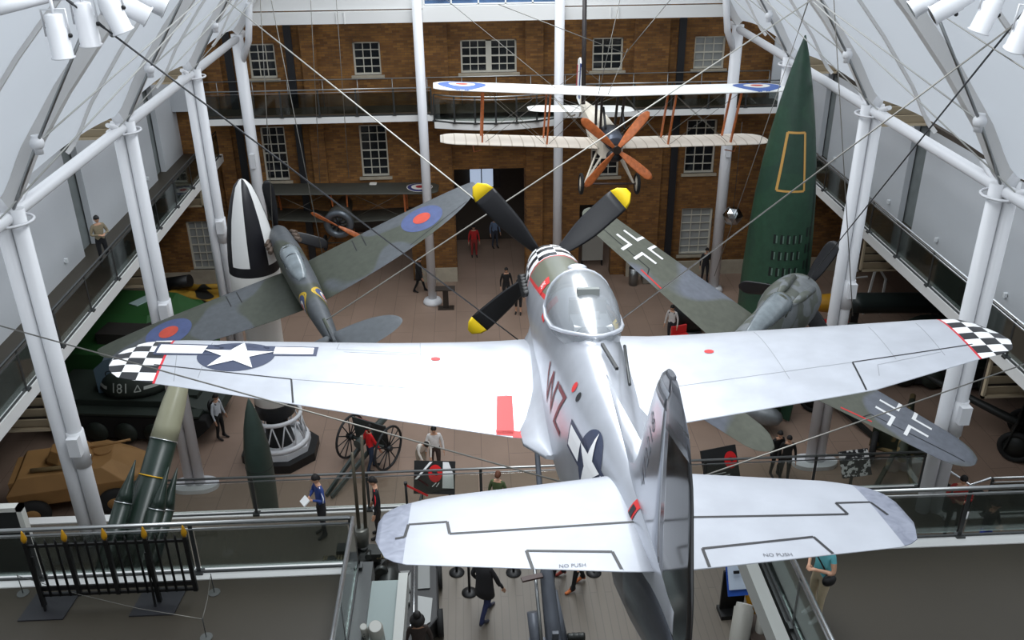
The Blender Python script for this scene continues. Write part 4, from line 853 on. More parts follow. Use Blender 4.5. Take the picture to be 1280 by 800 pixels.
mb = MB(); mb.prism([(-4.9, .25), (-5.2, .9), (-5.5, 1.0), (-5.75, .7), (-5.6, 0), (-5.3, -.05)], lambda u, v, t: (t, u, v), -.03, .03); mb.build('rudder', dk_fab, cm)
for sg in (-1, 1):
    for y in (-1.0, -1.9): MB().bar((sg*2.8, y, 1.2), (sg*2.8, y-.25, -.08), .04, .08).build('interplane_strut', wood_m, cm)
    MB().bar((sg*.35, -1.1, 1.2), (sg*.3, -1.2, .3), .04, .06).build('cabane_strut', wood_m, cm)
    MB().torus((sg*.75, -.9, -1.1), .3, .06, 'x', 22, 8).build('wheel_tyre', rubber, cm); MB().lathe([(.02, -.05), (.26, -.02), (.26, .02), (.02, .05)], (sg*.75, -.9, -1.1), 'x', 20).build('wheel_disc', dk_fab, cm)
    MB().bar((sg*.3, -.8, -.4), (sg*.7, -.9, -1.08), .04, .05).build('undercarriage_strut', dk_fab, cm)
    for r, m_, nm, of in ((.56, rnd_white, 'roundel_outline', .004), (.53, mat('deep_blue', srgb(52, 58, 110), .6), 'roundel_blue_ring', .008), (.36, rnd_white, 'roundel_white_ring', .012), (.17, mat('flag_red', srgb(170, 40, 50), .6), 'roundel_disc', .016)):
        decal(nm, [cu], [circ(sg*3.45, -1.43, r, 28)], m=m_, parent=cm, off=of, **UPW)
MB().tube((-.75, -.9, -1.1), (.75, -.9, -1.1), .03, n=8).build('axle', dk_fab, cm)
MB().box((-1.55, -2.0, 1.24), (-1.25, -1.75, 1.27)).build('wing_window', rnd_white, cm)
mb = MB()
for a, b_ in (((.3, -1.2, -.2), (2.8, -1, 1.2)), ((2.8, -1.2, -.1), (.35, -1.1, 1.2))):
    for sg in (-1, 1): mb.tube((sg*a[0], a[1], a[2]), (sg*b_[0], b_[1], b_[2]), .008, n=5)
mb.build('bracing_wires', wire_m, cm)
# ================================================================ ROCKETS
v2m = camo('dark_green_paint', srgb(33, 62, 48), srgb(36, 68, 50), .5, .8, .5)
v2 = thing('rocket', 'tall dark green pointed rocket standing at right with a gold-outlined hatch', 'rocket', (9.8, 27.25, 0))
V2P = [(.75, .9), (.8, 1.5), (.95, 3.2), (1.0, 5), (.98, 6.4), (.93, 7.6), (.85, 8.8), (.74, 9.8), (.6, 10.7), (.45, 11.5), (.3, 12.2), (.15, 12.8), (.06, 13.1), (.02, 13.25)]
V2P = [(r*1.09, 17.5-(17.5-z)*1.09) for r, z in V2P if 17.5-(17.5-z)*1.09 > .2]
V2P = [(.85, .3), (.98, 1.4)]+[q for q in V2P if q[1] > 1.8]
vb = MB().lathe(V2P, (0, 0, 0), 'z', 48).build('body', v2m, v2)
for k in range(4):
    a = PI/4+k*PI/2; c, s_ = math.cos(a), math.sin(a)
    MB().prism([(.8, 2.6), (1.2, 1.2), (1.25, .7), (1.2, .1), (1.0, .1), (.8, .5)], lambda u, v, t: (u*c-t*s_, u*s_+t*c, v), -.04, .04).build('fin', v2m, v2)
MB().lathe([(.55, .02), (.6, .2), (.45, .35)], (0, 0, 0), 'z', 24).build('engine_nozzle', black, v2)
FR = dict(O=(0, -2, 0), U=(1, 0, 0), V=(0, 0, 1), D=(0, 1, 0), back=2.2)
decal('hatch_outline', [vb], [line2(-.35, 10.15, .14, 10.15, .065), line2(-.35, 10.15, -.54, 8.4, .065), line2(.14, 10.15, .26, 8.4, .065), line2(-.54, 8.4, .26, 8.4, .065)], m=mat('gold_line', srgb(196, 150, 78), .5), parent=v2, off=.01, **FR)
slots = [(-.47+.19*i+(-.02*j), 6.87-.54*j) for j in range(5) for i in range(5)]+[(.55+.13*i, 7.05-.54*j) for j in range(6) for i in range(2)]
for x, z in slots: decal('slot_opening', [vb], [rect(x-.035, z-.15, x+.035, z+.15)], m=mat('slot_dark', srgb(12, 22, 18), .5), parent=v2, off=.008, **FR)
for x, z in slots[:25]: decal('slot_reveal', [vb], [rect(x+.035, z-.12, x+.075, z+.12)], m=mat('slot_light', srgb(92, 116, 104), .5), parent=v2, off=.008, **FR)
decal('seam', [vb], [rect(.7, 1.2, .74, 9)], m=mat('slot_dark', srgb(12, 22, 18), .5), parent=v2, off=.008, **FR)
pol = thing('missile', 'black and white striped missile standing upright on a white lattice ring', 'missile', (-6.62, 25.7, 0))
pm = bpy.data.materials.new('black_white_striped_nose'); pm.use_nodes = True; N, L = nt(pm); b = N['Principled BSDF']; co, s = sep(N, L); b.inputs['Roughness'].default_value = .4
ang = M_(N, L, 'ARCTAN2', s[1], s[0]); q_ = M_(N, L, 'GREATER_THAN', M_(N, L, 'SINE', M_(N, L, 'ADD', M_(N, L, 'MULTIPLY', ang, 4.0), 2.83)), .0)
nose = mixc(N, L, q_, srgb(20, 20, 26), srgb(228, 228, 226)); c1 = mixc(N, L, M_(N, L, 'LESS_THAN', s[2], 6.95), nose, srgb(22, 22, 26)); c2 = mixc(N, L, M_(N, L, 'LESS_THAN', s[2], 6.65), c1, srgb(226, 225, 220)); c3 = mixc(N, L, M_(N, L, 'LESS_THAN', s[2], 5.85), c2, srgb(20, 20, 22)); c4 = mixc(N, L, M_(N, L, 'LESS_THAN', s[2], 5.3), c3, srgb(226, 225, 220)); c5 = mixc(N, L, M_(N, L, 'LESS_THAN', s[2], 2.1), c4, srgb(22, 22, 24))
L.new(c5, b.inputs['Base Color'])
MB().lathe([(.62, 1.62), (.62, 2.6), (.55, 3.6), (.55, 5.2), (.74, 5.5), (.74, 6.6), (.72, 7.1), (.66, 7.7), (.55, 8.3), (.4, 8.85), (.25, 9.25), (.1, 9.42), (.02, 9.45)], (0, 0, 0), 'z', 40).build('body', pm, pol)
mb = MB().torus((0, 0, 1.55), .78, .07, 'z', 36, 8).torus((0, 0, .62), .9, .09, 'z', 36, 8)
for k in range(12):
    a = 2*PI*k/12; b_ = 2*PI*(k+.5)/12; mb.tube((.78*math.cos(a), .78*math.sin(a), 1.5), (.9*math.cos(b_), .9*math.sin(b_), .62), .025, n=6).tube((.78*math.cos(a), .78*math.sin(a), 1.5), (.9*math.cos(b_-PI/6), .9*math.sin(b_-PI/6), .62), .025, n=6)
mb.build('lattice_ring', white_paint, pol)
MB().lathe([(.35, 1.6), (.35, 1.2), (.5, .5)], (0, 0, 0), 'z', 20).build('nozzle', black, pol)
MB().prism([(1.02*math.cos(PI/8+k*PI/4), 1.02*math.sin(PI/8+k*PI/4)) for k in range(8)], lambda u, v, t: (u, v, t), .3, .52).build('plinth_top', white_paint, pol)
MB().prism([(1.28*math.cos(PI/8+k*PI/4), 1.28*math.sin(PI/8+k*PI/4)) for k in range(8)], lambda u, v, t: (u, v, t), 0, .3).build('plinth', black, pol)
# nose cone standing beyond the low rail
nc = thing('nose_cone', 'slim dark green pointed shell standing upright behind the low rail', 'rocket', (-5.95, 20.6, 0))
MB().lathe([(.3, 0), (.33, 1.5), (.36, 2.6), (.36, 3.2), (.33, 3.7), (.25, 4.3), (.14, 4.8), (.04, 5.12), (.005, 5.2)], (0, 0, 0), 'z', 32).build('body', mat('slate_green', srgb(52, 66, 60), .45, 0, .1, 3), nc)
MB().torus((0, 0, 3.1), .362, .008, 'z', 32, 6).build('seam_ring', black, nc)
MB().lathe([(.5, 0), (.5, .12), (.33, .16)], (0, 0, 0), 'z', 28).build('base', black, nc)
# tilted missile with boosters
A = Vector((-7.022, 14.700, 5.254)); B = Vector((-6.241, 16.700, 7.773)); d = (B-A).normalized(); base = A-d*1.0
Q = d.to_track_quat('Z', 'Y').to_matrix().to_4x4(); th_ = thing('missile', 'tilted dark green missile with a cream nose and strapped-on boosters, behind the black railings', 'missile', mw=Matrix.Translation(base) @ Q)
L1 = (Vector((-6.455, 16.050, 6.992))-base).dot(d)
grn = mat('missile_green', srgb(28, 42, 35), .3, 0, .08, 2); cream = mat('cream_nose_paint', srgb(150, 148, 124), .3, 0, .06, 2)
MB().lathe([(.24, 0), (.27, .4), (.27, L1)], (0, 0, 0), 'z', 28).build('body', grn, th_)
MB().lathe([(.27, L1), (.265, L1+.3), (.24, L1+.75), (.2, L1+1.1), (.12, L1+1.4), (.02, L1+1.55)], (0, 0, 0), 'z', 28).build('nose', cream, th_)
MB().torus((0, 0, L1), .272, .01, 'z', 28, 6).build('joint_ring', bright_steel, th_); MB().torus((0, 0, L1-.75), .275, .014, 'z', 28, 6).build('yellow_band', mat('band_yellow', srgb(215, 165, 30), .5), th_)
for k in range(4):
    a = PI/4+k*PI/2+.35; c, s_ = math.cos(a)*.47, math.sin(a)*.47; top = L1-1.35
    bo = MB().lathe([(.16, -.3), (.165, 0), (.165, top)], (c, s_, 0), 'z', 20).build('booster', grn, th_)
    MB().lathe([(.165, top), (.13, top+.2), (.07, top+.48), (.01, top+.85)], (c, s_, 0), 'z', 20).build('booster_nose', grn, bo); MB().torus((c, s_, top), .167, .01, 'z', 20, 6).build('booster_ring', bright_steel, bo)
    a2 = a+PI/4; MB().prism([(.26, .1), (.6, .1), (.6, .6), (.26, 1.2)], lambda u, v, t: (u*math.cos(a2)-t*math.sin(a2), u*math.sin(a2)+t*math.cos(a2), v), -.015, .015).build('fin', grn, th_)
m_ = MB(); iq = (Matrix.Translation(base) @ Q).inverted()
for dx, dy in ((-.4, -.3), (.4, -.3), (-.4, .6), (.4, .6)):
    g0 = Vector((base.x+dx, base.y+dy+.6, 3.41)); g1 = base+d*(.6 if dy < 0 else 1.5)+Vector((dx*.4, 0, -.1)); m_.tube(iq @ g0, iq @ g1, .05, n=8)
m_.build('launcher_leg', dark_steel, th_)
# silver sphere
ss = thing('silver_sphere', 'crumpled shiny silver sphere hanging before the brick wall beside the green rocket', 'sphere', (10.95, 36.4, 3.95))
sm_ = bpy.data.meshes.new('shell'); bm = bmesh.new(); bmesh.ops.create_icosphere(bm, subdivisions=2, radius=.42)
for v in bm.verts: v.co *= random.uniform(.92, 1.06)
bm.to_mesh(sm_); bm.free(); sm_.materials.append(mat('chrome', srgb(200, 205, 208), .12, 1.0)); so = bpy.data.objects.new('shell', sm_); COL.objects.link(so); so.parent = ss
MB().tube((0, 0, .38), (0, 0, 4.0), .012, n=6).build('hanger', wire_d, ss)
# ================================================================ GROUND VEHICLES
dkgreen = mat('very_dark_green_armour', srgb(38, 46, 40), .6, 0, .1, 2); track_m = mat('dark_track', srgb(20, 20, 20), .85); sand = mat('sand_paint', srgb(150, 112, 66), .7, 0, .08, 2); jade = mat('mid_green_paint', srgb(44, 88, 44), .5, 0, .08, 1)
def tank(label, loc, rz, m, sc, barrel=3.2, tur=True, text=None, cat='tank', group=None):
    t = thing('tank', label, cat, loc, rz)
    hull = [(-3.0, .9), (-2.9, 1.45), (1.6, 1.45), (2.9, 1.05), (3.0, .8), (2.4, .45), (-2.6, .45)]
    MB().prism([(u*sc, v*sc) for u, v in hull], lambda u, v, q: (u, q, v), -1.0*sc, 1.0*sc).build('hull', m, t, bevel=.03)
    for sg in (-1, 1):
        tr = MB(); pts = [(-2.9, .9), (-2.5, .25), (2.3, .2), (2.9, .75), (2.8, 1.05), (-2.8, 1.1)]; tr.prism([(u*sc, v*sc) for u, v in pts], lambda u, v, q: (u, q, v), sg*1.02*sc, sg*1.48*sc)
        tk = tr.build('track', track_m, t, bevel=.04)
        w_ = MB()
        for k in range(5): w_.lathe([(.02, -.05), (.38*sc, -.03), (.38*sc, .03), (.02, .06)], ((-2.0+k*1.0)*sc, sg*1.5*sc, .48*sc), 'y', 18)
        w_.build('road_wheels', m, tk); MB().box((-2.9*sc, min(sg*1.0, sg*1.5)*sc, 1.12*sc), (2.6*sc, max(sg*1.0, sg*1.5)*sc, 1.2*sc)).build('mudguard', m, t)
    if tur:
        tu = MB().loft([[(sc*(-.2+r*(1.25 if math.cos(a) > 0 else 1.0)*math.cos(a)), sc*r*.95*math.sin(a), sc*z) for a in [2*PI*k/20 for k in range(20)]] for r, z in ((1.0, 1.44), (1.1, 1.65), (.95, 2.0), (.75, 2.2))]).build('turret', m, t, bevel=0)
        MB().tube((.8*sc, 0, 1.8*sc), ((.8+barrel)*sc, 0, 1.85*sc), .1*sc, .07*sc, 14).build('gun_barrel', m, tu); MB().lathe([(.3*sc, 0), (.3*sc, .14)], (-.5*sc, .25*sc, 2.18*sc), 'z', 18).build('hatch', m, tu)
    MB().box((1.6*sc, -.5*sc, 1.2*sc), (2.2*sc, .3*sc, 1.42*sc)).build('driver_plate', m, t)
    return t
tk1 = tank('very dark green turreted tank numbered 181 in pale figures, below the chequered left wing tip', (-11.7, 28.0, 0), -.12, dkgreen, 1.0, 0.0)
tk1e = [o for o in tk1.children if o.name.startswith('turret')][0]
pale = mat('faded_white_numerals', srgb(170, 175, 168), .6)
tp = [[(u, v) for u, v in f] for f in text_polys('181', .42)]
decal('turret_number', [tk1e], [[(u-.2, v+1.85) for u, v in f] for f in tp]+[line2(.27, 1.74, .37, 1.94, .03), line2(.37, 1.94, .47, 1.74, .03), line2(.27, 1.74, .47, 1.74, .03), rect(.55, 1.77, 1.2, 1.87), rect(-1.2, 1.77, -.68, 1.87)], m=pale, parent=tk1, off=.02, cell=.08, O=(.0, -2.5, 0), U=(1, 0, 0), V=(0, 0, 1), D=(0, 1, 0), back=2.5)
gv = thing('armoured_vehicle', 'mid-green angular armoured hull with open dark well, under the left walkway', 'armoured vehicle', (-13.3, 32.5, 0), -.15)
MB().prism([(-2.9, .6), (-1.2, 2.0), (2.0, 1.8), (3.0, .8), (3.0, -1.9), (1.0, -3.0), (-2.2, -3.0), (-3.0, -1.2)], lambda u, v, t: (u, v, t), .5, 1.9).build('hull', jade, gv, bevel=.05)
mb = MB(); mb.loft([[(-2.4, -2.4, 1.88), (1.6, -2.4, 1.88), (2.5, -1.0, 1.88), (2.3, 1.4, 1.88), (-1.4, 1.6, 1.88)], [(-1.9, -1.0, 2.5), (1.2, -1.0, 2.5), (1.6, 0, 2.5), (1.4, 1.1, 2.5), (-1.0, 1.2, 2.5)]], smooth=False); mb.build('superstructure', jade, gv, bevel=.03)
MB().box((-.2, -2.3, 1.9), (1.5, -1.25, 2.35)).build('open_well', mat('well_dark', srgb(42, 38, 34), .9), gv)
MB().obox((.5, .4, 2.53), (.45, 1.3, .03), Matrix.Rotation(-.4, 3, 'Z')).build('light_panel', mat('pale_blue_panel', srgb(170, 190, 190), .4), gv)
MB().box((-2.2, -2.8, 0), (-1.4, 1.4, .6)).box((1.7, -2.6, 0), (2.7, .9, .6)).build('tracks', track_m, gv)
gvt = MB()
for f in text_polys('JL', .5): gvt.add([(u-2.0, v-2.2, 2.02) for u, v in f], [list(range(len(f)))])
gvt.build('hull_letters', pale, gv)
# pale tail fin near the chequered tip
pf = thing('tail_fin', 'pale blue upright fin plate with black lettering beside the chequered left wing tip', 'fin', (-12.75, 27.6, 1.95), 0)
MB().prism([(-.15, -.45), (.2, -.2), (.32, .35), (.34, .6), (.15, .55), (-.15, .3)], lambda u, v, t: (u, t, v), -.03, .03).build('plate', mat('pale_blue_grey', srgb(88, 110, 124), .5), pf, bevel=.01)
MB().prism([(.1, .5), (.34, .9), (.42, .95), (.3, .6)], lambda u, v, t: (u, t, v), -.02, .02).build('upper_blade', mat('pale_blue_edge', srgb(140, 156, 176), .5), pf)
mbx = MB()
for f in text_polys('G', .28): mbx.add([(u+.2, -.035, v+.15) for u, v in f], [list(range(len(f)))])
mbx.build('lettering', black_flat, pf); MB().tube((.1, .05, -1.46), (.1, .05, -.1), .04, n=8).build('stand', dark_steel, pf); pf.scale = (1.35, 1.35, 1.35)
# sandy armoured cars
def scar(label, loc, rz, tur=True):
    t = thing('armoured_car', label, 'armoured car', loc, rz)
    MB().loft([[(-1.5, -.8, .6), (1.5, -.8, .6), (1.9, -.5, .8), (1.9, .5, .8), (1.5, .8, .6), (-1.5, .8, .6)], [(-1.5, -.95, 1.15), (1.3, -.95, 1.15), (1.8, -.5, 1.1), (1.8, .5, 1.1), (1.3, .95, 1.15), (-1.5, .95, 1.15)], [(-1.2, -.75, 1.6), (.8, -.75, 1.6), (1.0, -.4, 1.6), (1.0, .4, 1.6), (.8, .75, 1.6), (-1.2, .75, 1.6)]], smooth=False).build('hull', sand, t, bevel=.02)
    MB().box((-1.45, -.7, 1.15), (-1.0, .7, 1.45)).build('rear_stowage_bin', sand, t, bevel=.02); MB().box((.2, .62, 1.1), (.9, .98, 1.35)).build('side_box', sand, t, bevel=.02); MB().path([(-.9, -.5, 1.66), (-.2, -.62, 1.7), (.5, -.5, 1.66)], .07, 8).build('rolled_canvas', mat('canvas_roll', srgb(120, 100, 66), .8), t); MB().lathe([(.22, 1.58), (.22, 1.66)], (.75, .1, 0), 'z', 16).build('hatch', sand, t)
    for sx in (-1.0, 1.0):
        for sg in (-1, 1): w_ = MB().lathe([(.2, -.12), (.42, -.12), (.45, 0), (.42, .12), (.2, .12)], (sx, sg*.95, .45), 'y', 24).build('wheel', rubber, t); MB().lathe([(.02, -.13), (.2, -.12), (.2, .12), (.02, .13)], (sx, sg*.95, .45), 'y', 16).build('hub', sand, w_)
    if tur:
        tu = MB().loft([[(r*math.cos(a), r*math.sin(a), z) for a in [2*PI*(k+.5)/8 for k in range(8)]] for r, z in ((.6, 1.6), (.6, 1.75), (.45, 2.05))], smooth=False).build('turret', sand, t, bevel=.02)
        MB().tube((.4, 0, 1.85), (1.5, 0, 1.95), .04, n=10).build('gun_barrel', sand, tu); MB().lathe([(.07, 0), (.07, .1)], (.45, -.3, 1.75), 'x', 14).build('headlamp', bright_steel, tu)
    return t
sc1 = scar('sand-coloured armoured car with turret behind the nearest left column', (-12.3, 23.5, 0), .2); sc1.scale = (1.15, 1.0, 1.0); scar('sand-coloured armoured car cut by the left picture edge', (-15.7, 21.6, 0), 1.2, False)
ex = thing('gun', 'yellow and black camouflaged wheeled gun at the foot of the brick wall, left', 'gun', (-12.3, 36.6, 0), -.2)
cy = camo('yellow_black_camouflage', srgb(168, 130, 44), srgb(32, 32, 28), .5, 1.0, .6)
MB().prism([(-1.4, .4), (-1.5, 1.0), (-.6, 1.3), (.3, 1.1), (1.6, .9), (1.7, .5)], lambda u, v, q: (u, q, v), -.6, .6).build('cradle', cy, ex, bevel=.04); MB().tube((-.5, 0, 1.2), (2.2, .1, 1.45), .14, .1, 14).build('gun_barrel', cy, ex); MB().tube((-1.3, -.2, 1.35), (.2, -.2, 1.7), .3, .26, 16).build('breech', black, ex)
for sg in (-1, 1): MB().torus((0, sg*.75, .5), .42, .08, 'y', 24, 8).lathe([(.02, -.04), (.36, -.03), (.36, .03), (.02, .04)], (0, sg*.75, .5), 'y', 18).build('wheel', rubber, ex)
# field gun with spoked wheels
def spoked(mb, c, R, ax, n=12):
    mb.torus(c, R, .04, 'x', 30, 8); mb.lathe([(.09, -.12), (.09, .12)], c, 'x', 14)
    for k in range(n): a = 2*PI*k/n; mb.tube((c[0], c[1]+.08*math.cos(a), c[2]+.08*math.sin(a)), (c[0], c[1]+R*math.cos(a), c[2]+R*math.sin(a)), .022, .018, 6)
    return mb
fg = thing('field_gun', 'dark field gun with two large spoked wheels beside the person in red', 'field gun', (-3.62, 25.05, 0), math.atan2(-.75, 1.28))
gm = mat('gun_grey_green', srgb(66, 74, 72), .5, .1, .1, 3)
for sg in (-1, 1): spoked(MB(), (sg*.75, 0, .74), .72, 'x').build('wheel', mat('dark_wheel', srgb(34, 36, 38), .6), fg)
MB().tube((-.75, 0, .74), (.75, 0, .74), .05, n=8).build('axle', gm, fg); MB().path([(0, -.6, 1.0), (0, .3, 1.05), (0, 1.9, 1.25)], [.15, .13, .08], 16).build('gun_barrel', gm, fg)
MB().obox((0, .15, 1.0), (1.3, .04, 1.0), Matrix.Rotation(.15, 3, 'X')).build('gun_shield', gm, fg); MB().bar((-.2, 0, .7), (-.1, -2.2, .08), .08, .14).bar((.2, 0, .7), (.1, -2.2, .08), .08, .14).build('trail', gm, fg)
MB().obox((-.3, .2, 1.3), (.5, .05, .2), Matrix.Identity(3)).build('red_plate', red_m, fg)
# torpedo, red car etc. at right
tpd = thing('torpedo', 'long dark torpedo with a yellow nose under the right walkway', 'torpedo', (14.2, 33.2, 1.25), -.06)
MB().path([(.9, 0, 0), (1.4, 0, 0), (5.2, 0, 0), (6.3, 0, 0), (7.2, 0, 0)], [.42, .43, .43, .36, .12], 24).build('body', mat('torpedo_green_black', srgb(48, 56, 54), .35, .1), tpd)
MB().path([(-.75, 0, 0), (-.6, 0, 0), (-.2, 0, 0), (.3, 0, 0), (.9, 0, 0)], [.05, .22, .36, .41, .42], 24).build('nose', mat('torpedo_yellow', srgb(196, 145, 40), .4), tpd)
MB().box((1.0, -.3, -1.25), (1.3, .3, -.3)).build('cradle', dark_steel, tpd); MB().box((4.5, -.3, -1.25), (4.8, .3, -.3)).build('cradle', dark_steel, tpd); MB().lathe([(.3, .35), (.25, .55), (.05, .6)], (4.6, 0, 0), 'z', 18).build('cockpit_rim', mat('grey_rim', srgb(110, 116, 112), .4), tpd)
rc = thing('car', 'small bright red vehicle below the torpedo, behind the radial-engined fighter nose', 'car', (14.0, 31.2, 0), .1)
MB().prism([(-1.4, .35), (-1.4, .8), (-.7, .9), (-.4, 1.25), (.5, 1.25), (.9, .9), (1.5, .8), (1.5, .35)], lambda u, v, q: (u, q, v), -.65, .65).build('body', mat('bright_red', srgb(200, 26, 30), .35), rc, bevel=.05)
for sx in (-.9, .95):
    for sg in (-1, 1): MB().lathe([(.05, -.08), (.3, -.08), (.32, 0), (.3, .08), (.05, .08)], (sx, sg*.62, .32), 'y', 20).build('wheel', rubber, rc)
MB().box((-.35, -.68, .92), (.4, .68, 1.18)).build('window', winglass, rc)
wf = thing('frame', 'white angular metal frame standing behind the torpedo', 'frame', (16.0, 34.6, 0))
MB().bar((-1.0, 0, 1.75), (.7, 0, 2.3), .08, .08).bar((.7, 0, 2.3), (1.2, 0, 1.6), .08, .08).bar((.7, 0, 2.3), (.5, 0, 0), .08, .08).bar((-1, 0, 1.75), (-1, 0, 0), .08, .08).bar((1.2, 0, 1.6), (1.2, 0, 0), .08, .08).bar((-1.0, 0, 1.6), (.4, 0, 1.75), .05, .05).build('frame_bars', beam_white, wf)
def gun_carriage(label, loc, rz, m, name='artillery_gun', bl=3.0, el=.25):
    t = thing(name, label, 'artillery', loc, rz)
    for sg in (-1, 1): w_ = MB().torus((sg*.85, 0, .55), .45, .1, 'x', 26, 8).build('wheel', rubber, t); MB().lathe([(.02, -.06), (.4, -.04), (.4, .04), (.02, .06)], (sg*.85, 0, .55), 'x', 20).build('hub', m, w_)
    MB().tube((-.85, 0, .55), (.85, 0, .55), .07, n=8).build('axle', m, t); MB().path([(0, -.8, .9), (0, .4, .95+el*.3), (0, bl, .95+el*bl)], [.17, .15, .09], 16).build('gun_barrel', m, t)
    MB().loft([[(-1, .3, .4), (1, .3, .4), (1, .34, .4), (-1, .34, .4)], [(-.95, .1, 1.5), (.95, .1, 1.5), (.95, .14, 1.5), (-.95, .14, 1.5)]], smooth=False).build('gun_shield', m, t)
    for sg in (-1, 1): MB().bar((sg*.2, 0, .55), (sg*.7, -2.6, .1), .12, .16).build('trail_leg', m, t)
    return t
g_dark = mat('gun_near_black', srgb(30, 32, 30), .55, .1, .1, 3); cam2 = camo('leaf_camouflage', srgb(40, 46, 32), srgb(104, 88, 54), .55, 2.2, .7)
gun_carriage('near-black field gun between the right wing and the fighter tailplane', (12.3, 27.6, 0), .6, g_dark); gun_carriage('leaf-camouflaged gun beyond the low rail, beside the white poster', (13.3, 23.6, 0), -.5, cam2, bl=2.2)
gun_carriage('dark artillery piece under the grey right wing tip, right of the twin columns', (17.6, 24.4, 0), .9, g_dark, bl=3.4); 
tank('dark tank under the right walkway beyond the chequered tip', (16.8, 29.6, 0), 2.9, dkgreen, .95, 2.6)
rr = thing('cart', 'dark cart with a rusty orange top near the right picture edge', 'cart', (16.9, 20.9, 0), .2)
MB().box((-1.2, -.7, .5), (1.2, .7, .8)).build('bed', g_dark, rr, bevel=.03); MB().box((-.9, -.5, .8), (.7, .5, 1.15)).build('load', mat('rusty_orange', srgb(110, 52, 34), .7), rr, bevel=.04)
for sx in (-.8, .8):
    for sg in (-1, 1): MB().lathe([(.05, -.06), (.3, -.06), (.3, .06), (.05, .06)], (sx, sg*.75, .32), 'y', 18).build('wheel', rubber, rr)
ca = thing('car', 'dark low car body beyond the low rail, near the foot of the right columns', 'car', (12.8, 20.3, 0), .15)
MB().prism([(-1.9, .4), (-1.9, .9), (-.9, 1.0), (-.5, 1.4), (.6, 1.4), (1.1, 1.0), (2.0, .85), (2.0, .4)], lambda u, v, q: (u, q, v), -.75, .75).build('body', g_dark, ca, bevel=.08)
for sx in (-1.2, 1.25):
    for sg in (-1, 1): MB().lathe([(.05, -.1), (.36, -.1), (.38, 0), (.36, .1), (.05, .1)], (sx, sg*.72, .38), 'y', 20).build('wheel', rubber, ca)
po = thing('poster_stand', 'small stand with a black and white photo poster beyond the low rail at right', 'sign', (11.2, 22.3, 0), .15)
MB().obox((0, 0, 1.2), (.95, .04, .8), Matrix.Rotation(-.6, 3, 'X')).build('board', mat('poster_pattern', srgb(30, 30, 32), .6, 0, 0, 6, col2=srgb(215, 215, 212), thresh=.53), po); MB().tube((0, .05, 0), (0, .05, 1.1), .05, n=8).lathe([(.3, 0), (.3, .04)], (0, 0, 0), 'z', 18).build('stand', black, po)
# ---------------------------------------------------------------- small floor items
le = thing('reading_lectern', 'dark T-shaped reading stand beside the left middle column base', 'stand', (-1.35, 36.4, 0))
MB().obox((0, 0, .95), (.85, .3, .05), Matrix.Rotation(.3, 3, 'X')).build('top', mat('dark_bronze', srgb(48, 40, 34), .5), le); MB().box((-.12, -.06, 0), (.12, .06, .93)).build('post', MATS['dark_bronze'], le); MB().box((-.35, -.2, 0), (.35, .2, .04)).build('foot', MATS['dark_bronze'], le)
cab = thing('cabinet', 'pale grey cabinet against the brick wall right of the white column', 'cabinet', (8.0, 38.6, 0)); MB().box((-.35, -.3, 0), (.35, .3, 1.0)).build('body', mat('grey_cabinet', srgb(120, 112, 100), .6), cab, bevel=.02); MB().box((-.33, -.32, .05), (.33, -.3, .95)).build('door', mat('grey_door', srgb(132, 124, 112), .6), cab)
cab2 = thing('cabinet', 'low dark grey cabinet right of the pale cabinet, under the grey fighter wing', 'cabinet', (9.0, 38.4, 0)); MB().box((-.45, -.3, 0), (.45, .3, .75)).build('body', mat('dark_cabinet', srgb(66, 64, 60), .6), cab2, bevel=.02); MB().box((-.43, -.32, .05), (.43, -.3, .7)).build('door', mat('dark_cab_door', srgb(74, 72, 68), .6), cab2)
bn = thing('litter_bin', 'round steel bin left of the pale cabinet', 'bin', (7.2, 38.3, 0)); MB().lathe([(.2, 0), (.22, .85)], (0, 0, 0), 'z', 20).build('body', steel, bn); MB().lathe([(.22, .85), (.16, .95)], (0, 0, 0), 'z', 20).build('lid', dark_steel, bn)
wbx = thing('display_board', 'white display board inside the right-hand doorway', 'board', (5.6, 40.6, 0)); MB().box((-.5, 0, .3), (.5, .05, 1.5)).build('panel', mat('board_white', srgb(170, 168, 160), .6), wbx); MB().box((-.5, 0, 0), (-.45, .3, .3)).box((.45, 0, 0), (.5, .3, .3)).build('leg', black, wbx)
fp = thing('window_pane', 'bright bluish far window seen through the central passage', 'window', (.6, 44.3, 2.9)); MB().box((-.75, 0, 0), (.4, .02, 1.9)).build('lit_pane', emi, fp); MB().box((-.8, -.05, -.05), (-.75, .02, 1.95)).box((.4, -.05, -.05), (.75, .02, 1.95)).box((-.2, -.04, 0), (-.15, 0, 1.9)).build('frame', black, fp)
k = 0
for x, y, z, lab in ((*(-9.819, 27.296, 0.500)[:2], 0, 'small white label board on a black stand in front of the dark tank'), (*(-11.731, 25.122, 0.600)[:2], 0, 'small white label board beside the sand-coloured turret'), (*(-11.704, 23.586, 0.600)[:2], 0, 'small white label board below the sand-coloured hull, nearest the columns')):
    t = thing('label_board', lab, 'sign', (x, y, 0), .4, group='small white label boards'); MB().obox((0, 0, .62), (.42, .3, .03), Matrix.Rotation(.6, 3, 'X')).build('board', white_flat, t); MB().obox((0, -.02, .65), (.2, .14, .01), Matrix.Rotation(.6, 3, 'X')).build('picture', black_flat, t); MB().box((-.05, 0, 0), (.05, .08, .6)).box((-.25, -.2, 0), (.25, .2, .03)).build('stand', black, t)
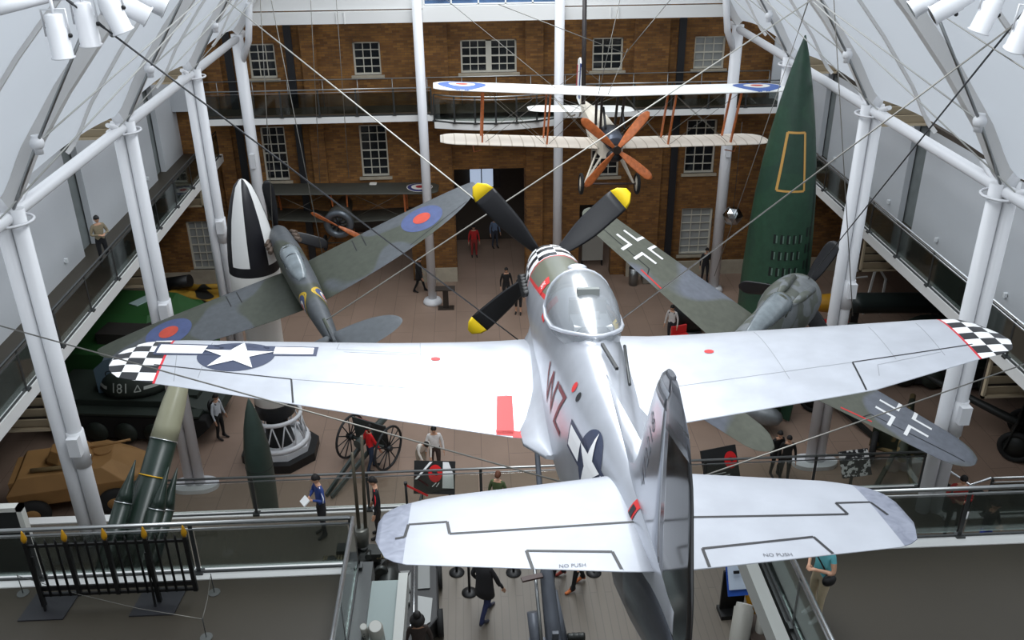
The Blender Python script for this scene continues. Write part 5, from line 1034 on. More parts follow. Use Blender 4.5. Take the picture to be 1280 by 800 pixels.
# mezzanine signs, stanchions
wreath = red_m
def signboard(label, loc, rz, w, h, mw_text, disc, white_part=None):
    t = thing('sign_board', label, 'sign', loc, rz); Rr = Matrix.Rotation(-.5, 3, 'X'); c = Vector((0, 0, .75))
    MB().obox(c, (w, .05, h), Rr).build('panel', black, t)
    f = Rr @ Vector((0, -.03, 0)); mb = MB(); ring = [c+f+Rr @ Vector((disc[0]+disc[2]*math.cos(2*PI*k/24), 0, disc[1]+disc[2]*1.25*math.sin(2*PI*k/24))) for k in range(24)]; mb.add(ring, [list(range(24))]); mb.build('red_disc', mat('sign_red', srgb(215, 20, 24), .5), t)
    mb = MB(); g = Rr @ Vector((0, -.034, 0))
    mb.add([c+g+Rr @ Vector((disc[0]+disc[2]*.5*u, 0, disc[1]+disc[2]*.5*v)) for u, v in ((-1, .6), (.3, .8), (1, -.3), (.2, -.7), (-.2, 0), (-.8, 0))], [list(range(6))]); mb.build('silhouette', black_flat, t)
    mb = MB()
    for i, s_ in enumerate(mw_text):
        mb.add([c+g+Rr @ Vector((u, 0, v)) for u, v in line2(*s_, .02)], [[0, 1, 2, 3]])
    mb.build('text_lines', white_flat, t)
    if white_part:
        mb = MB(); 
        for pl in white_part: mb.add([c+g+Rr @ Vector((u, 0, v)) for u, v in pl], [list(range(len(pl)))])
        mb.build('white_areas', white_flat, t)
    MB().bar((-w*.35, .1, .02), (-w*.3, .12, .5), .04, .04).bar((w*.35, .1, .02), (w*.3, .12, .5), .04, .04).bar((-w*.4, -.2, .02), (-w*.4, .4, .02), .05, .03).bar((w*.4, -.2, .02), (w*.4, .4, .02), .05, .03).build('leg', dark_steel, t); return t
signboard('black sign board with a red disc and white text line, right of the tail fin', (*(5.860, 18.408, 3.400)[:2], 3.4), .25, .95, .85, [(-.4, -.2, .1, -.2), (-.4, -.27, .2, -.27), (-.4, -.34, -.3, -.34)], (.28, .08, .17))
signboard('black and white sign board with a red ring, before the low rail', (*(-1.155, 18.327, 3.400)[:2], 3.4), -.1, 1.0, .8, [(-.05, -.22, .05, -.12), (.05, -.22, .12, -.12)], (.02, .1, .17), [[(-.48, -.05), (-.12, .38), (-.05, .38), (-.42, -.05)], [(.2, -.25), (.2, .38), (.34, .38), (.46, .1), (.48, -.25)]])
orange = mat('orange_strap', srgb(215, 130, 40), .6)
def stanchion(x, y, z, label, belt=None):
    t = thing('barrier_post', label, 'barrier post', (x, y, z), group='black barrier posts on the lower gallery'); MB().lathe([(.17, 0), (.17, .02), (.05, .05)], (0, 0, 0), 'z', 24).build('base', black, t); MB().tube((0, 0, .04), (0, 0, .95), .03, n=12).lathe([(.04, .93), (.04, 1.0)], (0, 0, 0), 'z', 12).build('post', black, t)
    if belt: MB().bar((0, 0, .92), belt, .008, .05).build('belt', red_m, t)
for px_, (q, lab, bel) in enumerate((((-0.349, 15.149, 3.400), 'black barrier post left of the person in jeans', None), ((-0.628, 15.789, 3.400), 'black barrier post base just below the left tailplane edge', None), ((0.628, 15.714, 3.400), 'black barrier post near the tailplane edge, left of the gun barrel', None), ((2.394, 15.609, 3.400), 'black barrier post right of the orange shoes', None), ((-1.816, 17.841, 3.400), 'black barrier post with a red belt left of the ring sign', (.5, .1, .5)))):
    stanchion(q[0], q[1], 3.4, lab, bel)
# twin machine with two tall barrels
gp = mat('oily_gunmetal', srgb(50, 52, 50), .4, .5, .3, 8); 
en = thing('deck_gun', 'cluttered gunmetal twin mounting with two thin upright barrels on the lower gallery', 'gun', (-2.45, 15.5, ZM))
for q0, q1 in (((-2.621, 15.500, 4.943), (-2.600, 15.500, 6.889)), ((-2.487, 15.500, 4.936), (-2.375, 15.500, 7.282))):
    o_ = Vector((-2.45, 15.5, ZM)); MB().tube(Vector(q0)-o_, Vector(q1)-o_, .04, .032, 12).build('gun_barrel', mat('barrel_bronze', srgb(84, 78, 66), .4, .5), en)
o_ = Vector((-2.591, 15.500, 4.899))-Vector((-2.45, 15.5, ZM))
MB().lathe([(.14, -.35), (.17, -.1), (.17, .05), (.12, .1)], o_, 'z', 18).torus(o_+Vector((0, 0, .06)), .13, .03, 'z', 18, 6).build('breech_block', mat('light_gunmetal', srgb(104, 104, 98), .35, .6), en)
mb = MB(); random.seed(3)
for k in range(26):
    p = Vector((random.uniform(-.9, .35), random.uniform(-.7, .5), random.uniform(.3, 1.15))); s_ = random.uniform(.05, .14)
    if k % 3 == 0: mb.tube(p, p+Vector((random.uniform(-.4, .4), random.uniform(-.2, .2), random.uniform(-.2, .3))), s_*.5, n=8)
    elif k % 3 == 1: mb.lathe([(s_, -.06), (s_*1.2, 0), (s_, .06)], p, random.choice('xyz'), 14)
    else: mb.box(p-Vector((s_, s_, s_)), p+Vector((s_, s_, s_)))
mb.build('mechanism', gp, en); mb = MB().lathe([(.5, 0), (.5, .1), (.25, .2), (.2, .8), (.3, .9)], (0, 0, 0), 'z', 24).box((-.7, -.5, .5), (.3, .4, .62)); mb.build('pedestal', gp, en)
mb = MB()
for k in range(9): mb.tube((-.9+k*.06, -.45, 1.12), (-.9+k*.06, -.3, 1.12), .025, n=8)
for k in range(7): mb.tube((.2+k*.06, -.3, 1.0), (.2+k*.06, -.15, 1.0), .025, n=8)
mb.build('cartridge_belt', mat('brass_dull', srgb(120, 110, 84), .4, .6), en)
hv = thing('armoured_boat', 'long black vehicle with grey top plates on the lower gallery, left of the barrier posts', 'vehicle', (-1.6, 14.5, ZM), .04)
MB().prism([(-.6, 1.5), (.5, 1.5), (.62, .9), (.62, -.6), (.2, -1.25), (-.5, -1.25), (-.6, -.9)], lambda u, v, t: (u, v, t), .1, .55).build('hull', black, hv, bevel=.04)
pg = mat('grey_plate', srgb(112, 114, 112), .5, .2)
MB().box((.2, .2, .56), (.45, 1.3, .58)).build('grey_plate', pg, hv); MB().box((-.2, .1, .56), (.05, .75, .6)).build('grey_plate', pg, hv); MB().box((-.2, -.25, .56), (.05, .02, .66)).build('seat_box', pg, hv, bevel=.03)
MB().prism([(.2, -.95), (.45, -.75), (.5, -.1), (.2, 0)], lambda u, v, t: (u, v, t), .56, .58).build('grey_plate', mat('pale_plate', srgb(150, 152, 150), .5), hv)
MB().bar((-.2, .1, .61), (.05, .75, .61), .02, .02).bar((.05, .1, .61), (-.2, .75, .61), .02, .02).build('cross_brace', black, hv); MB().path([(.12, 1.4, .58), (.12, -.6, .6), (.05, -.9, .6), (-.15, -1.2, .58)], .03, 8).build('hand_rail', bright_steel, hv)
for sx, sy in ((-.62, .9), (.64, .9), (-.62, -.6), (.64, -.5)): MB().lathe([(.05, -.06), (.28, -.06), (.28, .06), (.05, .06)], (sx, sy, .28), 'x', 20).build('wheel', rubber, hv)
MB().path([(-.4, .9, .6), (-.4, .4, .75), (-.42, -.2, .7)], [.18, .22, .12], 14).build('engine_cover', gp, hv)
MB().path([(.1, -1.25, .3), (.3, -1.55, .3), (.38, -1.5, .3), (.25, -1.2, .3)], .015, 6).build('tow_loop', steel, hv)
# big barrel gun
p0 = Vector((1.305, 13.200, 3.920)); p1 = Vector((1.200, 13.900, 4.994)); p2 = Vector((1.131, 15.600, 6.735)); bgm = mat('blue_grey_gunmetal', srgb(92, 96, 104), .38, .3, .12, 3)
bg = thing('anti_aircraft_gun', 'large blue-grey gun with a long raised barrel under the silver aircraft tail', 'gun', (p0.x, p0.y-.4, ZM)); o_ = Vector((p0.x, p0.y-.4, ZM)); R0 = (p1-p0).normalized()
MB().path([p0-R0*.5-o_, p0-o_, p1-o_, p1+(p2-p1)*.05-o_, p2-(p2-p1)*.02-o_, p2-o_], [.19, .175, .135, .085, .05, .06], 24).build('gun_barrel', bgm, bg)
sx_ = Vector((1, 0, 0)); MB().path([p0-sx_*.36-o_-R0*.5, p0-sx_*.36+R0*.55-o_], .115, 18).build('recuperator', bgm, bg); MB().path([p0-sx_*.27+Vector((0, -.1, .08))-o_-R0*.5, p0-sx_*.22+R0*1.4-o_], .035, 10).build('recoil_rod', steel, bg)
MB().path([p0+sx_*.2-o_-R0*.4, p0+sx_*.13+R0*.95-o_], [.11, .04], 12).build('side_tube', bgm, bg)
mb = MB()
for k in range(3):
    for j in range(2): mb.lathe([(.06, -.07), (.08, -.03), (.06, 0), (.08, .03), (.06, .07)], p0-o_+Vector((.32+.1*k, -.05, .12-.12*j)), 'x', 14)
mb.tube(p0-o_+Vector((.1, 0, .0)), p0-o_+Vector((.6, 0, .0)), .05, n=10).build('elevating_gears', gp, bg)
mb = MB().box((-.5, -.2, 0), (.6, .5, .12)).path([(0, .2, .1), p0-o_-R0*.3], [.3, .22], 16); mb.bar(p0-o_-sx_*.5, p0-o_+sx_*.3, .08, .1); mb.build('mount', bgm, bg)
MB().obox(Vector((0.903, 13.700, 5.068))-o_, (.42, .12, .04), Matrix.Rotation(.25, 3, 'Z')).build('foot_plate', mat('red_dark_plate', srgb(70, 50, 46), .5), bg)
MB().box(p0-o_+Vector((-.06, -.24, .1)), p0-o_+Vector((.06, -.16, .4))).build('sight_plate', mat('plate_grey', srgb(78, 82, 88), .4, .3), bg)
# grey cylinders at the void edges
cylm = mat('warm_grey_cylinder', srgb(150, 148, 140), .5); rim = mat('pale_rim', srgb(196, 196, 190), .4)
def cylinder(label, top, bot, r, small):
    top = Vector(top); bot = Vector(bot); t = thing('tube_housing', label, 'cylinder', bot); d = (top-bot).normalized(); Z0 = Vector((0, 0, 0)); T = top-bot
    MB().path([Z0, T-d*.08, T-d*.07, T], [r, r, r*.86, r*.84], 24).build('body', cylm, t); MB().path([T, T+d*.01], [r*.78, r*.78], 24).build('end_cap', rim, t)
    s0 = T+Vector(small)-d*.15; MB().path([s0-d*.9, s0], r*.5, 16).build('side_tube', cylm, t); MB().path([s0, s0+d*.01], [r*.42, r*.42], 16).build('side_cap', rim, t)
    m = MB()
    for k in range(6): m.lathe([(.012, -.01), (.012, .01)], s0-d*(.2+.1*k)+Vector((0, -r*.5, 0)), 'y', 8)
    m.build('vent_holes', black, t); return t
cylinder('small grey cylindrical housing beside the left gallery edge at the bottom', (-1.754, 10.894, 6.750), (-1.78, 11.2, 6.14), .12, (-.2, .05, .02)); cylinder('large warm-grey cylindrical housing beside the right gallery edge at the bottom', (4.978, 13.200, 4.640), (4.6, 12.3, ZM), .19, (.38, 0, -.1))
# blue poster rack behind
pr = thing('leaflet_stand', 'black leaflet stand with a blue and white poster on the lower gallery at right', 'stand', (*(5.116, 14.147, 3.400)[:2], ZM), .05)
MB().box((-.28, -.1, 0), (.28, .25, .1)).box((-.25, .12, .1), (.25, .17, 1.1)).build('stand', black, pr); MB().obox((0, .06, 1.0), (.42, .03, .75), Matrix.Rotation(-.55, 3, 'X')).build('poster_blue', mat('poster_blue', srgb(44, 88, 180), .5), pr); MB().obox((0, .02, 1.04), (.38, .03, .5), Matrix.Rotation(-.55, 3, 'X')).build('poster_white', mat('poster_white', srgb(205, 218, 235), .5), pr); MB().obox((-.05, -.02, 1.2), (.12, .03, .06), Matrix.Rotation(-.55, 3, 'X')).build('poster_mark', black_flat, pr)
pp = thing('toy_figure', 'blue and yellow curved sculpture between the leaflet stand and the right gallery edge', 'sculpture', (*(5.513, 14.123, 3.400)[:2], ZM))
MB().path([(0, 0, .1), (-.08, .05, .5), (.0, .1, .9), (.12, .15, 1.3)], [.08, .1, .09, .05], 12).build('yellow_body', mat('orange_yellow', srgb(225, 160, 30), .4), pp); MB().path([(.08, .1, .5), (.12, .15, .9), (.2, .2, 1.35)], [.06, .09, .08], 12).build('blue_back', mat('sky_blue_paint', srgb(60, 140, 190), .4), pp); MB().lathe([(.25, 0), (.25, .1)], (0, 0, 0), 'z', 20).build('base', black, pp)
dc = thing('crate', 'dark wooden crate beside the warm-grey cylinder under the right gallery edge', 'crate', (4.6+.9, 12.9, ZM), .1)
MB().box((-.5, -.5, 0), (.5, .5, .8)).build('body', mat('dark_timber', srgb(58, 44, 34), .7, 0, .2, 5), dc, bevel=.02)
# black iron railings with gold tips
ir = thing('iron_railings', 'black iron railing panel with five gold-tipped posts on the near left gallery', 'railings', (-6.2, 12.1, ZU))
iron = mat('black_iron', srgb(12, 12, 13), .45, .2); Xs = [-1.24+2.56*k/16 for k in range(17)]
MB().bar((-1.28, 0, 1.32), (1.36, 0, 1.32), .03, .05).build('top_rail', iron, ir); MB().bar((-1.28, 0, .42), (1.36, 0, .42), .03, .09).build('bottom_rail', iron, ir); MB().bar((-1.28, 0, .28), (1.36, 0, .28), .03, .05).build('bottom_rail', iron, ir)
for k, x in enumerate(Xs):
    if k % 4 == 0:
        pt_ = MB().box((x-.035, -.035, .05 if k in (0, 12) else .25), (x+.035, .035, 1.4)).build('post', iron, ir, bevel=.005); MB().lathe([(.03, 1.4), (.05, 1.46), (.045, 1.5), (.018, 1.6), (.005, 1.63)], (x, 0, 0), 'z', 8).build('gold_tip', gold, pt_)
    else: MB().path([(x, 0, .25), (x, 0, 1.38), (x, 0, 1.46)], [.022, .022, .005], 8).build('picket', iron, ir)
for x, y0 in ((Xs[0]+.05, -.55), (Xs[12]-.05, -.55)):
    MB().prism([(x-.38, y0+.25), (x+.36, y0+.25), (x+.42, y0+.9), (x-.32, y0+.9)], lambda u, v, t: (u, v, t), 0, .025).build('base_plate', mat('charcoal_plate', srgb(40, 40, 44), .5), ir); MB().bar((x, y0+.45, .02), (x, 0, 1.1), .03, .03).build('stay', iron, ir)
for q, lab in (((-4.660, 12.293, 6.300), 'low rope post with round grey base right of the black railings'), ((-7.960, 12.468, 6.300), 'low rope post with round grey base left of the black railings'), ((-4.542, 11.265, 6.300), 'low rope post at the bottom edge below the black railings')):
    t = thing('rope_post', lab, 'post', (q[0], q[1], ZU), group='low rope posts'); MB().lathe([(.1, 0), (.1, .015)], (0, 0, 0), 'z', 22).build('base', mat('grey_disc', srgb(96, 98, 96), .4, .3), t); MB().tube((0, 0, .01), (0, 0, .42), .008, n=6).build('rod', dark_steel, t)
a, b_, c = Vector((-4.660, 12.293, 6.300)), Vector((-4.542, 11.265, 6.300)), Vector((-7.960, 12.468, 6.300))
tag(MB().path([a+Vector((0, 0, .4)), (a+b_)/2+Vector((0, 0, .33)), b_+Vector((0, 0, .4))], .006, 5).build('rope', wire_m), 'thin grey cord between the two right-hand low rope posts', 'rope')
tag(MB().path([b_+Vector((0, 0, .4)), (b_*2+c)/3+Vector((0, 0, .3)), (b_+c*2)/3+Vector((0, 0, .3)), c+Vector((0, 0, .4))], .006, 5).build('rope', wire_m), 'thin grey cord running left below the black railings', 'rope')
# screen frame on left
fr_ = thing('screen_frame', 'pale framed dark panel at the left picture edge above the near rail', 'panel', (-9.9, 15.2, ZM)); MB().box((-1.5, 0, .2), (.6, .08, 2.6)).build('panel', mat('panel_dark', srgb(40, 42, 42), .3), fr_); MB().box((-1.5, -.05, 2.6), (.7, .12, 2.7)).box((.6, -.05, 0), (.7, .12, 2.7)).build('frame', rim, fr_)
fb = thing('flying_bomb', 'grey metal bullet-shaped bomb body lying on the floor beyond the right silver wing edge', 'bomb', (9.1, 26.2, 0), .9)
MB().path([(0, -1.2, .75), (0, -1.1, .75), (0, -.8, .75), (0, 0, .75), (0, 1.6, .75), (0, 3.0, .75)], [.03, .2, .34, .45, .45, .2], 24).build('body', mat('worn_grey_metal', srgb(122, 126, 128), .35, .5, .15, 4), fb)
MB().box((-.3, -.3, 0), (.3, -.1, .45)).build('cradle', dark_steel, fb); MB().box((-.3, 1.2, 0), (.3, 1.4, .45)).build('cradle', dark_steel, fb)
bm_ = thing('naval_mine', 'large black rounded mine on the floor under the radial-engined fighter wing', 'mine', (*(8.747, 33.431, 0.000)[:2], 0)); MB().sphere((0, 0, .85), .75, 24, 14, (1.15, .9, 1)).build('shell', black, bm_); MB().lathe([(.5, 0), (.45, .2)], (0, 0, 0), 'z', 20).build('stand', dark_steel, bm_)
rbx = thing('seat', 'small red seat just beyond the silver right wing beside the person with backpack', 'seat', (*(8.134, 32.277, 0.000)[:2], 0), .3); MB().box((-.35, -.3, .2), (.35, .3, .45)).build('cushion', red_m, rbx, bevel=.04); MB().box((-.35, .2, .45), (.35, .3, .8)).build('backrest', red_m, rbx, bevel=.04); MB().box((-.3, -.25, 0), (.3, .25, .2)).build('base', black, rbx)
tag(MB().path([(10.85, 18.12, 4.48), (11.3, 17.7, 4.2), (11.6, 17.3, 4.1), (11.9, 17.05, 4.48)], .03, 8).build('stair_handrail', bright_steel), 'bright curved handrail piece where the low rail meets the right staircase', 'handrail')
# ================================================================ PEOPLE
skin_l = mat('skin_light', srgb(196, 150, 122), .6); skin_d = mat('skin_brown', srgb(120, 84, 62), .6)
hair_b = mat('hair_black', srgb(20, 17, 16), .7); hair_br = mat('hair_brown', srgb(96, 56, 36), .7)
def cl(*c): return mat('cloth_%d_%d_%d' % c, srgb(*c), .8, 0, .08, 12)
def person(label, loc, rz, top, legs, shoes=(30, 28, 28), skin=None, hair=None, pose_='stand', h=1.72, long_sleeve=True, coat=False, hairstyle='short', bag=None, book=None, cap=False, stripe=None, shorts=False):
    skin = skin or skin_l; hair = hair or hair_b; t = thing('person', label, 'person', loc, rz); s = h/1.75
    # joints in metres, person faces -Y
    bend = {'bend': .75, 'lean': .3}.get(pose_, 0.03); hip = Vector((0, 0, .93))
    def tor(d, x=0, f=0): return hip+Vector((x, -math.sin(bend)*d-f*math.cos(bend), math.cos(bend)*d-f*math.sin(bend)*0))
    chest = tor(.34); neck = tor(.53); head = tor(.70)+Vector((0, -.03, -.02 if bend < .5 else -.06))
    step = {'walk': .32, 'stride': .42}.get(pose_, .05)
    J = []; R = []; E_ = []; mats_i = []
    def add(p, r, parent, mi):
        J.append(Vector(p)*s); R.append(r*s); mats_i.append(mi)
        if parent is not None: E_.append((parent, len(J)-1))
        return len(J)-1
    # 0 skin 1 top 2 legs 3 shoes
    pel = add(hip, .155, None, 2); wa = add(tor(.16), .135, pel, 1); ch = add(chest, .165, wa, 1); nk = add(neck, .06, ch, 0)
    for sg in (-1, 1):
        sh = add(tor(.46, sg*.17), .07, ch, 1); f = sg*(1 if pose_ in ('walk', 'stride') else 0)
        if pose_ in ('hold', 'lean') or (pose_ == 'walkhold'): el = tor(.2, sg*.27, .04); wr = tor(.2, sg*.1, .28)
        elif pose_ == 'bend': el = tor(.3, sg*.22, .2)+Vector((0, 0, -.12)); wr = el+Vector((-sg*.06, -.1, -.2))
        else: el = tor(.18, sg*.25)+Vector((0, .10*f, 0)); wr = tor(-.06, sg*.27)+Vector((0, .02*f-.08-.10*abs(f)*(f < 0), 0))
        e_ = add(el, .045, sh, 1 if long_sleeve else 0); w_ = add(wr, .03, e_, 1 if long_sleeve else 0); d = (Vector(wr)-Vector(el)).normalized(); pl = add(Vector(wr)+d*.07, .032, w_, 0)
        side = d.cross(Vector((0, 0, 1)) if abs(d.z) < .9 else Vector((1, 0, 0))).normalized()
        for q, (off, ln) in enumerate(((-.028, .065), (-.009, .078), (.009, .074), (.027, .058))): 
            f0 = add(Vector(wr)+d*.105+side*off, .011, pl, 0); f1 = add(Vector(wr)+d*(.105+ln*.6)+side*off+Vector((0, -.008, -.01)), .009, f0, 0); add(Vector(wr)+d*(.1+ln)+side*off+Vector((0, -.02, -.024)), .008, f1, 0)
        tb = add(Vector(wr)+d*.05+side*(.04*sg), .011, pl, 0); add(Vector(wr)+d*.09+side*(.055*sg), .009, tb, 0)
        hj = add((sg*.1, 0, .86), .1, pel, 2); fwd = -sg*step*.55; kn = add((sg*.105, fwd*.45-.03, .49), .065, hj, 2); an = add((sg*.11, fwd+.03*(fwd > 0), .09+.05*(fwd > .1)), .042, kn, 0 if shorts else 2)
        bl = add((sg*.12, fwd-.13, .04), .038, an, 3); add((sg*.12, fwd-.2, .035), .03, bl, 3)
        add((sg*.11, fwd+.05, .04), .035, an, 3)
    me = bpy.data.meshes.new('b'); me.from_pydata([tuple(v) for v in J], E_, []); o = bpy.data.objects.new('b', me); COL.objects.link(o)
    sk = o.modifiers.new('s', 'SKIN'); sk.use_smooth_shade = True; sub = o.modifiers.new('u', 'SUBSURF'); sub.levels = 1
    for i, v in enumerate(me.skin_vertices[0].data): v.radius = (R[i], R[i]); v.use_root = (i == 0)
    dg = bpy.context.evaluated_depsgraph_get(); m2 = bpy.data.meshes.new_from_object(o.evaluated_get(dg)); bpy.data.objects.remove(o)
    bm = bmesh.new(); bm.from_mesh(m2)
    hc = Vector(head)*s; face = Vector((0, -math.cos(bend*.9), -math.sin(bend*.9))); up = Vector((0, -math.sin(bend*.9), math.cos(bend*.9)))
    for f in bm.faces:
        c = f.calc_center_median(); bi = 0; bd = 9
        for a_, b_ in E_:
            pa, pb = J[a_], J[b_]; ab = pb-pa; u = max(0, min(1, (c-pa).dot(ab)/ab.length_squared)); dd = (c-(pa+ab*u)).length-(R[a_]+(R[b_]-R[a_])*u)
            if dd < bd: bd = dd; bi = mats_i[b_] if u > .35 or mats_i[a_] == mats_i[b_] else mats_i[a_]
        f.material_index = bi; f.smooth = True
    # squash torso front-back
    for v in bm.verts:
        z = v.co.z/s
        if bend < .5 and z > .8 and abs(v.co.x)/s < .24 and z < 1.45: v.co.y *= .72
        if coat and .45 < z < .95: v.co.x *= 1.12
    # head with face
    bmh = bmesh.new(); bmesh.ops.create_uvsphere(bmh, u_segments=16, v_segments=12, radius=.1*s)
    for v in bmh.verts:
        p = v.co; x, y, z = p.x*.78, p.y*.98, p.z*1.22
        if z < -.03*s: x *= .86; y *= .92
        if y < 0 and abs(x) < .018*s and -.03*s < z < .012*s: y -= .02*s
        if y < 0 and .012*s < z < .035*s and abs(x) > .018*s and abs(x) < .06*s: y += .007*s
        v.co = hc+Vector((x, 0, 0))+(-face)*y+up*z
    for f in bmh.faces: f.material_index = 0; f.smooth = True
    for sg in (-1, 1):
        r = bmesh.ops.create_icosphere(bmh, subdivisions=1, radius=.022*s)
        for v in r['verts']: v.co = hc+Vector((sg*.08*s+v.co.x*.5, 0, 0))+v.co.y*face+v.co.z*up*1.3
    mh = bpy.data.meshes.new('h'); bmh.to_mesh(mh); bmh.free(); bm.from_mesh(mh); bm.to_mesh(m2); bm.free()
    idx = [p.material_index for p in m2.polygons]
    for mm in (skin, cl(*top), cl(*legs), cl(*shoes)): m2.materials.append(mm)
    m2.polygons.foreach_set('material_index', idx)
    ob = bpy.data.objects.new('body', m2); COL.objects.link(ob); ob.parent = t
    mb = MB(); mb.smooth = True; rings = []
    for i in range(7):
        a = PI*.5*i/6; rr = .104*s*math.cos(a)+.002; zz = .126*s*math.sin(a)
        rings.append([hc+Vector((rr*.84*math.cos(b_), 0, 0))-face*(rr*1.02*math.sin(b_)+.008*s)+up*(zz+.012*s-.055*s*max(0, math.sin(b_))*math.cos(a)) for b_ in [2*PI*k/18 for k in range(18)]])
    mb.loft(rings)
    if hairstyle == 'long': mb.sphere(hc-face*.05*s-up*.09*s, .085*s, 12, 8, (1, .7, 1.6))
    if hairstyle == 'bushy': mb.sphere(hc-face*.02*s+up*.0, .15*s, 14, 10, (1.05, 1.05, .95)); mb.sphere(hc+up*.17*s, .085*s, 12, 8)
    mb.build('hair', hair, t)
    if cap: MB().sphere(hc+up*.05*s, .098*s, 14, 8, (.9, 1.1, .7)).build('cap', black, t)
    if coat: 
        MB().lathe([(.23*s, .66*s), (.21*s, .85*s), (.19*s, 1.1*s), (.2*s, 1.3*s), (.14*s, 1.44*s), (.08*s, 1.47*s)], (0, 0, 0), 'z', 20).build('coat', cl(*top), t).scale = (1, .75, 1)
    if bag == 'back': MB().sphere(Vector(chest)*s+Vector((0, .19*s, -.03)), .16*s, 12, 8, (1, .65, 1.35)).build('backpack', black, t); MB().path([Vector(chest)*s+Vector((.1, -.1, .1)), Vector(chest)*s+Vector((.12, .02, .16)), Vector(chest)*s+Vector((.1, .14, .1))], .018, 6).path([Vector(chest)*s+Vector((-.1, -.1, .1)), Vector(chest)*s+Vector((-.12, .02, .16)), Vector(chest)*s+Vector((-.1, .14, .1))], .018, 6).build('backpack_strap', black, t)
    if bag == 'hip': MB().sphere(hip*s+Vector((.2*s, -.04, .02)), .13*s, 12, 8, (.6, 1, .8)).build('shoulder_bag', black, t); MB().path([hip*s+Vector((.2, -.05, .08)), Vector(chest)*s+Vector((.0, -.15, .05)), Vector(chest)*s+Vector((-.13, 0, .15))], .014, 6).build('bag_strap', black, t)
    if book: MB().obox(Vector(tor(.2, 0, .36))*s, (.24, .03, .18), Matrix.Rotation(-.9, 3, 'X')).build('leaflet', white_flat, t)
    if stripe: MB().path([Vector(tor(.47, .13, .02))*s+Vector((0, .0, .05)), Vector(tor(.3, .25, .03))*s+Vector((.05, 0, 0)), Vector(tor(.2, .29, .06))*s+Vector((.03, -.0, 0))], .012, 5).build('sleeve_stripe', cl(*stripe), t)
    return t
Zg = lambda q: (q[0], q[1], q[2])
person('person in black striding past the brick pier at the back', Zg((-2.568, 38.188, 0.000)), 1.4, (24, 22, 24), (18, 18, 20), pose_='stride', coat=True)
person('person in dark clothes, left one of the pair beyond the lower left propeller blade', Zg((1.309, 36.811, 0.000)), .2, (26, 24, 24), (30, 30, 32))
person('person with bare calves, right one of the dark pair beyond the lower left propeller blade', Zg((1.779, 35.648, 0.000)), -.2, (30, 28, 30), (24, 24, 26), shorts=True, h=1.65)
person('person in pale top with a black backpack just beyond the silver right wing', Zg((7.774, 32.577, 0.000)), -.6, (205, 200, 196), (40, 40, 46), bag='back')
person('person in a white shirt and black trousers with a backpack below the left wing', Zg((-8.832, 26.704, 0.000)), 1.2, (200, 205, 212), (20, 20, 22), bag='back', h=1.8)
person('person in a bright red jacket and blue jeans beside the field gun', Zg((-3.537, 24.530, 0.000)), 2.2, (215, 30, 34), (40, 54, 76), pose_='walk', h=1.75)
person('person in a white shirt bending forward, left of two visitors beyond the low rail', Zg((-1.937, 24.343, 0.000)), .5, (225, 220, 212), (170, 160, 144), pose_='bend', h=1.7)
person('person in a white shirt standing upright, right of two visitors beyond the low rail', Zg((-1.475, 24.314, 0.000)), .1, (222, 218, 216), (60, 46, 40), h=1.8, hair=hair_b)
person('person in black, left of the dark pair beyond the low rail at right', Zg((9.221, 23.474, 0.000)), .3, (20, 20, 22), (24, 24, 26)); person('person in black, right of the dark pair beyond the low rail at right', Zg((9.445, 23.207, 0.000)), -.2, (18, 18, 18), (22, 22, 24))
person('person in a blue track top with white stripes holding a leaflet on the lower gallery', Zg((-3.734, 17.279, 3.400)), -1.0, (44, 66, 130), (34, 34, 38), pose_='hold', stripe=(225, 228, 235), book=True, h=1.76)
person('person in a black jacket with a red patch, in profile on the lower gallery', Zg((-2.432, 17.143, 3.400)), -1.4, (18, 18, 22), (40, 34, 32), stripe=(200, 30, 40), h=1.72)
person('person with brown hair on the lower gallery just beyond the left tailplane', Zg((0.352, 17.498, 3.400)), 2.8, (70, 84, 50), (50, 50, 54), hair=hair_br, h=1.45)
person('person in a dark coat and blue jeans walking below the left tailplane', Zg((-0.020, 14.402, 3.400)), 2.4, (34, 33, 36), (40, 48, 84), (60, 60, 70), pose_='stride', coat=True, h=1.75)
person('person with bushy black hair seen from above at the bottom edge', Zg((-1.291, 12.918, 3.400)), .1, (60, 50, 46), (40, 40, 44), hairstyle='bushy', h=1.62)
person('person in black trousers and orange-brown shoes below the tailplane centre', Zg((1.994, 15.206, 3.400)), -1.2, (30, 30, 34), (18, 18, 20), (196, 110, 62), pose_='walk', h=1.75)
person('person in red shoes mostly hidden behind the large gun barrel', Zg((1.579, 15.430, 3.400)), -1.3, (60, 62, 70), (30, 30, 36), (140, 52, 40), pose_='walk', h=1.7)
person('person in a teal shirt and beige trousers with a shoulder bag on the right gallery', (5.4, 11.15, ZU), -1.2, (98, 176, 184), (176, 160, 132), (225, 225, 228), pose_='hold', bag='hip', long_sleeve=False, h=1.76)
person('person in a brown jacket and dark cap standing on the left side walkway', (-11.55, 27.1, ZU), .75, (134, 122, 98), (24, 24, 28), (90, 100, 104), pose_='hold', cap=True, h=1.7)
person('person in a red top holding a drum-like object near the right staircase', Zg((10.797, 16.398, 3.400)), -.4, (150, 40, 34), (40, 36, 36), pose_='hold', h=1.72)
person('person in dark clothes with blue shorts behind the right near glass', Zg((10.982, 15.459, 3.400)), .5, (26, 28, 34), (30, 50, 150), pose_='hold', h=1.75, shorts=True)
person('person with short dark hair beside the white window at the back right', Zg((10.523, 38.407, 0.000)), .0, (30, 30, 32), (30, 30, 34))
